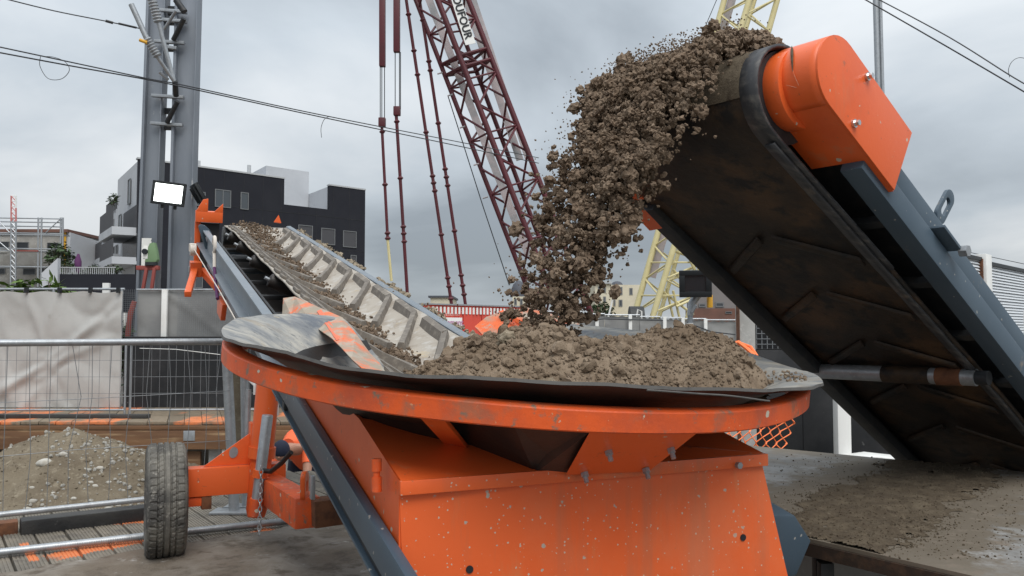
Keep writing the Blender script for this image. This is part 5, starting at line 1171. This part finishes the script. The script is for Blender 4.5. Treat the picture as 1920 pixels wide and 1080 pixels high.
MB().box((-.1, -.05, z0), (tn0 + .05, .55, z0 + .12), frA).build('coping', 'frame_light', apt); MB().box((tn1 - .05, -.05, zr), (Lr + .05, .55, zr + .12), frA).build('coping', 'frame_light', apt)
# white side face, balconies
fb_ = Facade((cb_[0], cb_[1], 0), d2, np.cross((0, 0, 1), d2) * -1); nb2 = np.cross((0, 0, 1), d2); nb2 = nb2 if nb2[0] < 0 else -nb2
fb_ = Facade((cb_[0], cb_[1], 0), d2, -nb2)
def side_rect(nm, x0, y0, x1, y1, out0, out1, m_):
    t0, zt = fb_.at(x0, y0); t1, _ = fb_.at(x1, y0); _, zb = fb_.at((x0 + x1) / 2, y1); t0, t1 = min(t0, t1), max(t0, t1)
    return MB().box((t0, out0, min(zb, zt)), (t1, out1, max(zb, zt)), Frame((cb_[0], cb_[1], 0), d2, nb2, (0, 0, 1))).build(nm, m_, apt)
for (x0, y0, x1, y1) in ((241, 338, 245.5, 382), (205, 417, 208.5, 456), (211, 413, 214.5, 452), (223.5, 404, 228, 445), (213, 463, 216, 480), (218, 460, 221, 480)): window(fb_, x0, y0, x1, y1, apt, 'glass_dark', .05)
for (y0, y1) in ((443, 449), (494, 501)):
    side_rect('balcony_slab', 228, y0, 256, y1, 0, 1.6, 'white_facade')
for (y0, y1) in ((410, 441), (463, 492)):
    side_rect('balcony_rail', 229, y0, 256, y1, 1.5, 1.56, 'shutter')
side_rect('recess_shade_sheet', 232, 401, 257, 443, .0, .03, 'shutter'); side_rect('recess_shade_sheet', 231, 452, 257, 494, .0, .03, 'glass_dark')  # thin dark sheets on the wall imitate shaded recesses behind the balconies
lw = MB().box((t220 + .02, -6, 0), (fb_.at(196, 400)[0], .0, fb_.at(205, 402)[1]), Frame((cb_[0], cb_[1], 0), d2, nb2, (0, 0, 1))); lw.build('side_wing', 'white_facade', apt)
side_rect('terrace_rail', 199, 385, 218, 405, -.1, .0, 'shutter'); side_rect('terrace_rail', 172, 473, 205, 500, .6, .7, 'shutter'); side_rect('terrace_slab', 172, 500, 222, 504, -.5, .8, 'white_facade')
# dark terrace wall with planting
tw_ = thing('terrace_wall', 'low dark terrace wall with railing left of the apartment block', 'wall', (xq(180, 44), 44, 0))
MB().box((xq(107, 44), 44, 0), (xq(262, 44), 48, A(180, 514, 44)[2])).build('wall', 'dark_facade', tw_)
MB().add([A(108, 514, 43.8), A(108, 484, 43.8), A(78, 512, 43.8), A(78, 570, 43.8), A(108, 570, 43.8)], [(0, 1, 2, 3, 4)]).build('ramp_wall', 'white_facade', tw_, solid=.3)
for i in range(26):
    x = xq(110 + i * 4, 44); MB().box((x, 44.05, A(180, 514, 44)[2]), (x + .03, 44.09, A(180, 502, 44)[2])).build('baluster', 'frame_light', tw_)
MB().box((xq(109, 44), 44.03, A(180, 502, 44)[2]), (xq(214, 44), 44.1, A(180, 500.5, 44)[2])).build('handrail', 'frame_light', tw_)
um = MB().tube([A(147, 514, 44.5), A(147, 502, 44.5), A(146, 490, 44.5), A(147, 476, 44.5)], [.06, .15, .18, .05], 12)
tag(um.build('folded_parasol', 'purple_cloth', smooth=50, org=A(147, 514, 44.5)), 'folded purple parasol on the terrace', 'parasol')
for i, (px, py, s) in enumerate(((175, 507, (.3, .3, .3)), (200, 509, (.45, .4, .25)), (218, 509, (.35, .3, .3)), (128, 505, (.5, .4, .35)), (160, 510, (.4, .3, .2)))):
    plant('terrace_shrub', ['standard shrub with a round head right of the folded parasol', 'low broad shrub on the terrace nearest the apartment block but one', 'dark shrub on the terrace against the apartment block', 'dark shrub on the terrace left of the folded parasol', 'flat low shrub on the terrace just right of the folded parasol'][i], A(px, py + 5, 44.6), s, 160, 'leaf_dark', .16, 'shrubs on the terrace')
plant('terrace_tree', 'dark conifer at the left end of the terrace beside the raw building', A(112, 512, 46), (.7, .7, 1.0), 500, 'leaf_dark', .3)
plant('roof_plant', 'plant on the upper white balcony of the apartment block', A(213, 384, 62), (.35, .35, .5), 150, 'leaf_dark', .25)
# raw building with scaffold
DR = 70.0; raw = thing('raw_building', 'unfinished grey building wrapped in scaffolding at the far left', 'building', (xq(60, DR), DR, 0))
zr_ = A(60, 436, DR)[2]; xl_, xr_ = xq(-150, DR), xq(122, DR)
MB().box((xl_, DR, 0), (xr_, DR + 10, zr_)).build('wall', 'raw_facade', raw)
sv_ = [(xr_ + .02, DR, 0), (xr_ + 1.6, DR + 9, 0), (xr_ + 1.6, DR + 9, zr_ - .9), (xr_ + .02, DR, zr_)]
MB().add([np.array(p) for p in sv_], [(0, 1, 2, 3)]).build('side_wall', 'white_facade', raw, solid=.3)
MB().box((xl_, DR - .3, zr_), (xr_ + .2, DR + 10, zr_ + .25)).build('roof_edge', 'roof_tile', raw)
MB().box((xq(117, DR), DR - .06, A(0, 500, DR)[2]), (xq(121, DR), DR - .02, zr_)).build('corner_strip', 'yellow_box', raw)
fr_ = Facade((xl_, DR, 0), (1, 0, 0), (0, 1, 0))
for (x0, y0, x1, y1) in ((-2, 453, 18, 466), (32, 454, 54, 467), (89, 455, 111, 468), (-2, 500, 10, 514), (44, 501, 67, 515), (75, 502, 84, 516), (-2, 470, 14, 474), (88, 472, 110, 477)): window(fr_, x0, y0, x1, y1, raw, 'glass_dark', .04)
scf = thing('scaffold', 'galvanised scaffold in front of the unfinished building', 'scaffold', (xq(60, 68), 68, 0))
DS = 68.0
for px in (-20, 22, 30, 72, 78, 114, 118): MB().tube([np.array([xq(px, DS), DS, 0]), A(px, 408 if px > 60 else 405, DS)], .07, 6).build('standard', 'galv', scf)
for py in (409, 416, 424, 437, 440, 466, 470, 500): MB().tube([A(-30, py - 1, DS), A(118, py + 1.5, DS)], .055, 6).build('ledger', 'galv', scf)
for py, m_ in ((438, 'galv'), (469, 'white_paint'), (499, 'galv')): MB().box((xq(-30, DS), DS, A(0, py + 3, DS)[2]), (xq(116, DS), DS + 1.0, A(0, py + 1.5, DS)[2])).build('deck_board', m_, scf)
MB().bar(A(26, 470, DS - .1), A(72, 470.5, DS - .1), .05, .10).build('toe_board', 'brick_red', scf)
for a_, b_ in (((86, 436), (113, 411)), ((-5, 411), (18, 436)), ((-5, 450), (18, 470))): MB().tube([A(*a_, DS - .1), A(*b_, DS - .1)], .04, 6).build('brace', 'galv', scf)
hm = thing('hoist_mast', 'slim red and white lattice hoist mast beside the scaffold', 'mast', (xq(25, 67), 67, 0))
for px in (21, 30):
    MB().tube([np.array([xq(px, 67), 67, 0]), A(px, 415, 67)], .06, 6).build('chord', 'galv', hm)
    MB().tube([A(px, 415, 67), A(px, 390, 67)], .06, 6).build('chord', 'mast_pink', hm); MB().tube([A(px, 390, 67), A(px, 367, 67)], .06, 6).build('chord', 'mast_pink' if px < 25 else 'white_paint', hm)
for i in range(16): MB().tube([A(21, 367 + i * 10, 67), A(30, 377 + i * 10, 67)], .035, 5).build('brace', 'mast_pink' if i < 5 else 'galv', hm); MB().tube([A(21, 367 + i * 10, 67), A(30, 367 + i * 10, 67)], .035, 5).build('rung', 'white_paint' if i < 5 else 'galv', hm)

# ================================================================== RED CRANE
cr = thing('lattice_crane', 'dark red lattice crane boom with white banner behind the soil stream', 'crane', (A(1040, 590, 40)[0], 40, 0))
CH = {'a': ((779.6, 0), (988, 539), 40.0), 'b': ((821, 0), (979, 409), 38.55), 'c': ((843, 0), (979, 361), 41.03), 'd': ((878.6, 0), (1006, 326), 39.58)}
def chp(k, y):
    (x0, y0), (x1, y1), D = CH[k]; x = x0 + (x1 - x0) * (y - y0) / (y1 - y0)
    return A(x, y, D)
for k in 'abcd': MB().tube([chp(k, -70), chp(k, 625)], .13 if k in 'bd' else .11, 8).build('chord', 'crane_red', cr, smooth=50)
shift = {'a': 18, 'b': 0, 'c': 10, 'd': -14}
ys = [-52 + i * 50 for i in range(14)]
for i, y in enumerate(ys[:-1]):
    y2 = ys[i + 1]
    for (p, q) in (('a', 'b'), ('b', 'd'), ('d', 'c'), ('c', 'a')):
        s0, s1 = (p, q) if i % 2 else (q, p)
        MB().tube([chp(s0, y + shift[s0]), chp(s1, y2 + shift[s1])], .055, 6).build('brace', 'crane_red', cr)
        if i % 2 == 0: MB().tube([chp(p, y + shift[p]), chp(q, y + shift[q])], .05, 6).build('strut', 'crane_red', cr)
for y in (104, 124):
    for (p, q) in (('a', 'b'), ('b', 'd'), ('d', 'c'), ('c', 'a'), ('a', 'd')): MB().tube([chp(p, y + shift[p]), chp(q, y + shift[q])], .08, 6).build('joint_frame', 'crane_red', cr)
def rail(f0, f1, D, wpx):
    P_, Q_ = A(*f0, D), A(*f1, D); MB().bar(P_, Q_, .35, .06, up=(0, 1, 0)).build('walkway_rail', 'crane_grey', cr); MB().bar(P_ + np.array([.38, .1, 0]), Q_ + np.array([.38, .1, 0]), .22, .06, up=(0, 1, 0)).build('walkway_rail', 'crane_grey', cr)
rail((797, -20), (992, 480), 40.2, 10); rail((868, -20), (975, 300), 40.4, 8)
bq = [A(842, -14, 38.2), A(861, -14, 38.2), A(892, 81, 38.2), A(873, 85, 38.2)]
MB().add(bq, [(0, 1, 2, 3)]).build('banner', 'banner_white', cr, solid=.03)
dn = (bq[3] - bq[0]) / np.linalg.norm(bq[3] - bq[0]); sd2 = bq[1] - bq[0]; sd2 = sd2 - dn * (sd2 @ dn); sd2 /= np.linalg.norm(sd2)
text_part('lettering', 'DUFOUR', .50, 'ink', cr, Frame((bq[0] + bq[1] + bq[2] + bq[3]) / 4 + dn * -.02 + np.array([0, -.05, 0]), dn, sd2, np.cross(dn, sd2)), .004)
# pendant lines
def pend(pts, r_, D, coup, m_='crane_red', label=None):
    P_ = [A(*p, D) for p in pts]; MB().tube(P_, r_, 6).build('pendant', m_, cr)
    for c in coup:
        x = np.interp(c, [p[1] for p in pts], [p[0] for p in pts]); q0_ = A(x, c - 3, D); q1_ = A(x + .4, c + 3, D); MB().tube([q0_, (q0_ + q1_) / 2, q1_], [.09, .15, .09], 8).build('coupling', 'crane_red', cr)
DP = 40
MB().bar(A(717, -20, DP), A(717, 125, DP), .28, .3, up=(0, 1, 0)).build('pendant_bar', 'crane_red', cr, bevel=.02); MB().bar(A(744, -20, DP), A(744, 98, DP), .3, .3, up=(0, 1, 0)).build('pendant_bar', 'crane_red', cr, bevel=.02)
for x, y0, y1 in ((713, 125, 222), (716, 125, 222), (721, 125, 222), (741, 98, 202), (749, 98, 202), (751, 98, 205)): MB().tube([A(x, y0, DP), A(x, y1, DP)], .022, 5).build('cable', 'cable', cr)
for x, y in ((716, 229), (744, 208)): MB().box((A(x - 6, y, DP)[0], DP - .15, A(x, y + 9, DP)[2]), (A(x + 7, y, DP)[0], DP + .15, A(x, y - 8, DP)[2])).build('sheave_block', 'crane_red', cr, bevel=.04)
pend([(716, 236), (727, 450)], .075, DP, (247, 346, 437, 447)); pend([(727, 450), (734, 527)], .07, DP, (), 'crane_yellow')
pend([(743, 215), (764, 555)], .085, DP, (228, 334, 425, 438, 453)); pend([(761, -5), (847, 573)], .085, DP, (27, 95, 140, 248, 330, 343, 358, 440, 521, 537, 560)); pend([(786, -5), (873, 573)], .085, DP, (38, 115, 132, 231, 317, 332, 348, 433, 516, 535, 552))
MB().tube([A(840, 180, DP), A(905, 385, DP), A(955, 535, DP)], .025, 5).build('cable', 'cable', cr)
for x, y in ((820, 139), (839, 180), (862, 240), (888, 310), (905, 372)): MB().tube([A(x, y, 39.9), A(x + 10, y - 3, 39.9)], .04, 5).build('cable_guide', 'crane_grey', cr)
# ================================================================== YELLOW CRANE
yc = thing('lattice_crane', 'yellow lattice crane mast behind the feeding conveyor', 'crane', (A(1240, 600, 45)[0], 45, 0))
YC = {'l': ((1361, -10), (1187, 600), 45.0), 'm': ((1408, -10), (1222, 600), 43.6), 'n': ((1418, -10), (1246, 560), 46.6), 'r': ((1460, -10), (1300, 560), 45.2)}
def ychp(k, y):
    (x0, y0), (x1, y1), D = YC[k]; return A(x0 + (x1 - x0) * (y - y0) / (y1 - y0), y, D)
for k in 'lmnr': MB().tube([ychp(k, -70), ychp(k, 602)], .16 if k != 'n' else .12, 8).build('chord', 'crane_yellow', yc, smooth=50)
ys = [-66 + i * 31 for i in range(22)]
for i, y in enumerate(ys[:-1]):
    for (p, q) in (('l', 'n'), ('m', 'r'), ('l', 'm'), ('n', 'r')):
        s0, s1 = (p, q) if i % 2 else (q, p)
        MB().tube([ychp(s0, y), ychp(s1, ys[i + 1])], .05, 6).build('brace', 'crane_yellow', yc)
        if i % 2 == 0: MB().tube([ychp(p, y), ychp(q, y)], .05, 6).build('strut', 'crane_yellow', yc)
for px in (0,):
    P_, Q_ = A(1378, -20, 45.2), A(1222, 520, 45.2); MB().bar(P_, Q_, .42, .1, up=(0, 1, 0)).build('walkway', 'crane_grey', yc)
for (x0, y0, x1, y1) in ((1240, 545, 1300, 590), (1252, 527, 1300, 507), (1250, 540, 1262, 595), (1262, 505, 1295, 548), (1262, 545, 1275, 600), (1268, 575, 1300, 560), (1262, 470, 1318, 490), (1285, 470, 1310, 520), (1312, 480, 1304, 560)): MB().tube([A(x0, y0, 44.2), A(x1, y1, 44.6)], .07, 6).build('base_strut', 'crane_yellow', yc)
MB().tube([A(1180, 597, 43.5), A(1206, 597, 43.5)], .62, 20).build('winch_drum', 'dark_steel', yc, smooth=40)
MB().tube([A(1193, 598, 42.6), A(1196, 580, 42.6), A(1203, 584, 42.6), A(1203, 600, 42.6)], .04, 6).build('guard_rail', 'white_paint', yc); MB().tube([A(1140, 597, 44), A(1152, 548, 44)], .05, 6).build('ladder_rail', 'white_paint', yc)
MB().tube([A(1318, 60, 45), A(1352, -20, 45)], .02, 5).build('stay_cable', 'cable', yc)
# ================================================================== FAR BUILDINGS ON THE RIGHT
def simple_house(name, label, x0, x1, yt, D, wallm, roof=None, wins=()):
    t = thing(name, label, 'building', (xq((x0 + x1) / 2, D), D, 0)); z = A(0, yt, D)[2]
    MB().box((xq(x0, D), D, 0), (xq(x1, D), D + 9, z)).build('wall', wallm, t); fc = Facade((xq(x0, D), D, 0), (1, 0, 0), (0, 1, 0))
    for w_ in wins: window(fc, *w_, t, 'glass', .12)
    return t, z
t, z = simple_house('cream_building', 'small cream flat-roofed building behind the red hoarding', 807, 846, 558, 90, 'cream_facade'); MB().box((xq(803, 90), 89.8, z), (xq(849, 90), 99, z + .2)).build('roof', 'slate', t)
t, z = simple_house('corner_house', 'pale corner house with slate dome roof behind the falling soil', 961, 985, 556, 110, 'cream_facade', wins=((964, 560, 969, 572), (975, 560, 980, 572)))
dp = [(1.0, 0), (.98, .15), (.86, .5), (.62, .82), (.3, .98), (.02, 1.05)]
MB().grid(lambda a_, j: np.array([xq(973, 110), 112, z]) + np.array([math.cos(a_) * dp[j][0] * 1.15, math.sin(a_) * dp[j][0] * 1.15, dp[j][1] * 2.1]), [2 * math.pi * i / 20 for i in range(20)], range(6), close_u=True).build('dome', 'slate', t, smooth=50)
t, z = simple_house('town_house', 'cream town house with tall windows left of the yellow crane', 1116, 1146, 532, 100, 'cream_facade', wins=((1121, 537, 1126, 549), (1121, 556, 1126, 568), (1131, 537, 1136, 549), (1131, 556, 1136, 568), (1121, 574, 1126, 584)))
MB().box((xq(1115, 100), 99.7, z), (xq(1147, 100), 108, z + .3)).build('cornice', 'frame_light', t)
t, z = simple_house('town_house', 'wide cream town house with small dome behind the yellow crane', 1146, 1200, 534, 104, 'cream_facade', wins=((1150, 540, 1154, 550), (1160, 538, 1167, 553), (1160, 562, 1167, 575), (1180, 540, 1186, 553), (1150, 562, 1154, 574)))
MB().grid(lambda a_, j: np.array([xq(1161, 104), 106, z]) + np.array([math.cos(a_) * dp[j][0] * .75, math.sin(a_) * dp[j][0] * .75, dp[j][1] * .55]), [2 * math.pi * i / 16 for i in range(16)], range(6), close_u=True).build('dome', 'slate', t, smooth=50)
plant('street_tree', 'green tree top between the town houses and the grey fence', A(1128, 594, 70), (1.0, .8, .7), 400, 'leaf_dark', .35)
gb = thing('gabled_building', 'grey brown gabled building with beige roof behind the dark floodlight', 'building', (xq(1370, 62), 62, 0))
gv = [(xq(1290, 62), 0), (xq(1470, 62), 0), (xq(1470, 62), A(0, 566, 62)[2]), (xq(1335, 62), A(0, 530, 62)[2]), (xq(1290, 62), A(0, 545, 62)[2])]
MB().prism(gv, 62, 62.4, WORLD, axes=(0, 2, 1)).build('gable_wall', 'grey_brown_facade', gb)
MB().add([A(1335, 529, 62), A(1475, 567, 62), A(1475, 562, 75), A(1345, 533, 75)], [(0, 1, 2, 3)]).build('roof', 'roof_beige', gb, solid=.3)
MB().box((xq(1290, 61), 61.2, 0), (xq(1470, 61), 61.9, A(0, 578, 61)[2])).build('lower_wall', 'roof_tile', gb)
fg = Facade((xq(1290, 62), 62, 0), (1, 0, 0), (0, 1, 0))
for w_ in ((1310, 569, 1323, 576), (1341, 567, 1357, 576)): window(fg, *w_, gb, 'glass', .08)
window(Facade((0, 61.2, 0), (1, 0, 0), (0, 1, 0)), 1360, 584, 1372, 588, gb, 'glass_dark', .03)
# ================================================================== FENCES ON THE RIGHT
gf = thing('screen_fence', 'long grey screen fence with white posts behind the hopper', 'fence', (xq(1240, 37), 37, 0))
def gf_pt(px): 
    t_ = (px - 1000) / 390; D = 36 + 2.2 * t_; return np.array([xq(px, D), D, 0])
for a_, b_ in zip((1000, 1092, 1133, 1199, 1237, 1277, 1322, 1385), (1092, 1133, 1199, 1237, 1277, 1322, 1385, 1400)):
    P_, Q_ = gf_pt(a_), gf_pt(b_); zt2 = 1.3 + (620 - (588 + (a_ - 1100) * .05)) / FPX * P_[1]; dd = (Q_ - P_); Ln = np.linalg.norm(dd); dd /= Ln
    tarp(Frame(P_, dd, (-dd[1], dd[0], 0), (0, 0, 1)), Ln, zt2 - .05, a_ % 13, .12, .05, 16, 14).build('screen_cloth', 'tarp_dark', gf, smooth=60)
    MB().tube([P_ + np.array([0, -.1, zt2 - .02]), Q_ + np.array([0, -.1, zt2 - .02])], .035, 6).build('top_rail', 'galv', gf)
for px in (1118, 1180, 1244, 1278, 1320, 1382):
    P_ = gf_pt(px); zt2 = 1.3 + (620 - (588 + (px - 1100) * .05)) / FPX * P_[1]; MB().box((P_[0] - .07, P_[1] - .32, 0), (P_[0] + .07, P_[1] - .2, zt2 + .03)).build('post', 'white_paint', gf)
for (x0, y0, x1, y1, x2, y2) in ((1050, 605, 1130, 598, 1240, 601), (1285, 605, 1330, 622, 1380, 628)): MB().tube([gf_pt(x0) * [1, 1, 0] + np.array([0, -.35, A(x0, y0, gf_pt(x0)[1])[2]]), gf_pt(x1) * [1, 1, 0] + np.array([0, -.35, A(x1, y1, gf_pt(x1)[1])[2]]), gf_pt(x2) * [1, 1, 0] + np.array([0, -.35, A(x2, y2, gf_pt(x2)[1])[2]])], .03, 6).build('cable', 'cable', gf)
# red hoarding
rh = thing('red_hoarding', 'red hoarding with white toothed border and a pale poster beyond the conveyor', 'hoarding', (xq(880, 30), 30, 0))
hp0, hp1 = A(795, 571, 29), A(1000, 583, 33); dd = np.array([hp1[0] - hp0[0], hp1[1] - hp0[1], 0]); Ln = np.linalg.norm(dd); dd /= Ln; hn = np.array([-dd[1], dd[0], 0])
frh = Frame((hp0[0], hp0[1], 0), dd, hn, (0, 0, 1)); zh = hp0[2]
nst = 40
for i in range(12):      # corrugated sheets
    x0 = Ln * i / 12; MB().prism([(x0, .02 if i % 2 else 0), (x0 + Ln / 12 - .02, .02 if i % 2 else 0), (x0 + Ln / 12 - .02, .10), (x0, .10)], 0, zh, frh, axes=(0, 1, 2)).build('sheet', 'red_sheet', rh)
for i in range(32):
    x0 = .35 + i * .175; MB().box((x0, -.03, zh - .30), (x0 + .085, -.005, zh - .06), frh).build('white_tooth', 'white_paint', rh)
MB().box((-.1, -.05, zh), (Ln, .15, zh + .05), frh).build('cap_rail', 'galv', rh)
fh = Facade((hp0[0], hp0[1], 0), dd, hn)
(t0, za_), (t1, _), (_, zb_) = fh.at(822, 595), fh.at(865.5, 596), fh.at(850, 640)
MB().box((t0, -.03, zb_), (t1, -.008, za_), frh).build('poster', 'banner_white', rh)
tt0, tz = fh.at(851, 605); text_part('lettering', 'itement', .30, 'purple_ink', rh, Frame(frh.p(tt0 - .05, -.035, tz), dd, (0, 0, 1), -hn), .002)
for i in range(15):
    tt0, tz = fh.at(826 + i * 2.4, 589.5); MB().box((tt0, -.02, tz - .05), (tt0 + random.uniform(.012, .03), -.004, tz + random.choice((.03, .05))), frh).build('lettering_mark', 'pink_ink', rh)
# near right: concrete post, mesh, black hoarding
D8 = 8.0
tag(MB().box((xq(1386, D8), D8, 0), (xq(1416, D8), D8 + .15, 1.75)).build('concrete_post', 'concrete', bevel=.01, org=(xq(1400, D8), D8, 0)), 'broad pale concrete post beside the black hoarding', 'post')
tag(MB().box((xq(1385, 8), 7.98, 0), (xq(1386, 8) - .002, 8.1, 1.72)).build('rusty_strip', 'rust', org=(xq(1386, 8), 8, 0)), 'narrow rusty strip on the left edge of the concrete post', 'strip')
bh = thing('black_hoarding', 'black panel hoarding with mesh top behind the feeding conveyor', 'hoarding', (xq(1500, D8), D8, 0))
x = xq(1416, 8.05)
for i in range(9): MB().box((x, 8.05 + i * .0, 0), (x + .43, 8.09, 1.13 - i * .008)).build('panel', 'black_panel', bh, bevel=.004); x += .434
wm_ = MB(); x0 = xq(1417, 8.06)
for i in range(16): wm_.box((x0 + i * .05, 8.055, 1.1), (x0 + i * .05 + .006, 8.061, 1.62))
for i in range(11): wm_.box((x0, 8.05, 1.12 + i * .05), (x0 + .8, 8.054, 1.126 + i * .05))
tag(wm_.build('wire_mesh', 'wire_mesh', bh), kind='stuff')
MB().box((x0, 8.16, 1.1), (x0 + .8, 8.18, 1.4)).build('back_screen', 'black_panel', bh)
tag(MB().box((xq(1567, 7.6), 7.6, 0), (xq(1592, 7.6), 7.72, .92)).build('white_post', 'white_paint', bevel=.01, org=(xq(1580, 7.6), 7.6, 0)), 'short white post in front of the black hoarding under the conveyor', 'post')
tag(MB().prism([(xq(1590, 7.4), 0), (xq(1760, 7.4), 0), (xq(1760, 7.4), .16), (xq(1640, 7.4), .22), (xq(1590, 7.4), .19)], 7.4, 7.7, WORLD, axes=(0, 2, 1)).build('kerb_block', 'white_paint', bevel=.01, org=(xq(1650, 7.4), 7.5, 0)), 'low white block at the foot of the black hoarding', 'block')
# orange net: diamonds of plastic strand
net = thing('safety_net', 'orange plastic safety net hanging behind the hopper ring', 'net', (xq(1420, 6.6), 6.6, 0))
nm_ = MB()
def net_pt(u, v): 
    px = 1330 + 152 * u + 8 * math.sin(v * 5); py = 765 + (842 - 765) * v
    return A(px + 2 * fbm(u * 5, v * 5, 1, 3), py - 12 * math.sin(u * 3) * (1 - v), 6.6 + .1 * fbm(u * 2, v * 2, 1, 7))
nu_, nv_ = 8, 4
for i in range(nu_):
    for j in range(nv_):
        c = lambda a_, b_: net_pt((i + a_) / nu_, (j + b_) / nv_)
        q = [c(.5, 0), c(1, .42), c(1, .58), c(.5, 1), c(0, .58), c(0, .42)]
        nm_.tube([q[5], q[0], q[1]], .005, 4, cap=False); nm_.tube([q[2], q[3], q[4]], .005, 4, cap=False); nm_.tube([q[1], q[2]], .008, 4, cap=False)
nm_.build('mesh', 'net_orange', net)
o = MB().tube([A(1362, 648, 6.5), A(1385, 642, 6.5), A(1402, 655, 6.4), A(1416, 668, 6.3)], .018, 6).tube([A(1385, 642, 6.5), A(1408, 650, 6.4), A(1420, 668, 6.3)], .01, 6)
o.build('top_cord', 'net_orange', net, smooth=50)
# dark floodlight on pole
fl, ffr = flood('dark square floodlight on a grey pole above the right soil mound', A(1304, 532, 7.6), (-.25, -1, -.12), .285, .24, False)
pole = thing('lamp_pole', 'grey pole with forked top carrying the dark floodlight', 'pole', (xq(1294, 7.75), 7.75, 0))
MB().tube([np.array([xq(1294, 7.75), 7.75, 0]), A(1294, 590, 7.75)], .024, 14).build('shaft', 'pole_grey', pole, smooth=40)
MB().tube([A(1294, 592, 7.75), A(1297, 570, 7.75), A(1308, 552, 7.75)], [.028, .036, .04], 14).build('head', 'galv', pole, smooth=40)
MB().bar(A(1297, 585, 7.7), A(1305, 572, 7.66), .012, .03).build('bracket', 'galv', pole)
MB().tube([A(1294, 620, 7.74), A(1294, 606, 7.74)], .027, 14).build('sleeve', 'white_paint', pole, smooth=40)
tag(MB().box((xq(1326, 7.7), 7.66, A(0, 577, 7.7)[2]), (xq(1335, 7.7), 7.72, A(0, 553, 7.7)[2])).build('yellow_box', 'yellow_box', bevel=.006, org=A(1330, 577, 7.7)), 'small yellow box hanging below the dark floodlight', 'box')
# slim twin pole at upper right
tpole = thing('slim_mast', 'slim grey twin-tube mast behind the orange drum cover', 'mast', (xq(1648, 24), 24, 0))
for (x0, x1, r_) in ((1641, 1648, .075), (1650, 1656, .05)): MB().tube([np.array([A(x1, 300, 24)[0] + .06, 24, 0]), A(x0 - .5, -40, 24)], r_, 10).build('tube', 'galv', tpole, smooth=40)
# white louvre fence at the right edge
lf = thing('louvre_fence', 'white louvred screen with broad posts at the right edge', 'fence', (xq(1846, 10), 10, 0))
ld = np.array([.93, 1, 0]); ld /= np.linalg.norm(ld); ln_ = np.array([ld[1], -ld[0], 0])
frl = Frame((xq(1846, 10), 10, 0), ld, -ln_, (0, 0, 1)); fl_ = Facade(frl.O, ld, -ln_)
tL = -2.4
zt3 = fl_.at(1858, 490)[1]
for (s0, s1, zz_) in ((-2.6, -.12, zt3 + .01), (.14, 4.2, zt3 - .02)):
    mb = MB(); z = .95
    while z < zz_ - .03: mb.add(frl.P([(s0, 0, z), (s1, 0, z), (s1, .02, z + .033), (s0, .02, z + .033)]), [(0, 1, 2, 3)]); z += .036
    tag(mb.build('slats', 'louvre', lf, solid=.003), kind='stuff')
    MB().box((s0, -.02, zz_ - .03), (s1, .03, zz_ + .01), frl).build('top_bar', 'black_plastic', lf)
    MB().box((s0, .025, .0), (s1, .04, .95), frl).build('base_panel', 'black_panel', lf)
    MB().box((s0, .03, .95), (s1, .04, zz_ - .03), frl).build('back_panel', 'louvre', lf)
for s in (0.0, 4.3): MB().box((s - .11, -.06, 0), (s + .13, .05, zt3 + .06), frl).build('post', 'white_paint', lf, bevel=.006)
MB().box((-.15, -.03, .9), (-.118, .03, zt3), frl).build('edge_strip', 'rust', lf)
for i in range(14): 
    s = .35 + i * .16 + random.uniform(-.05, .05); MB().box((s, -.35, .6), (s + .03, -.32, random.uniform(1.25, 1.55)), frl).build('stake', 'white_paint', lf)
wire('thin wire above the white louvred screen at the right edge', [(1785, 466, 10), (1850, 480, 10.2), (1930, 497, 10.4)], .004, 10)
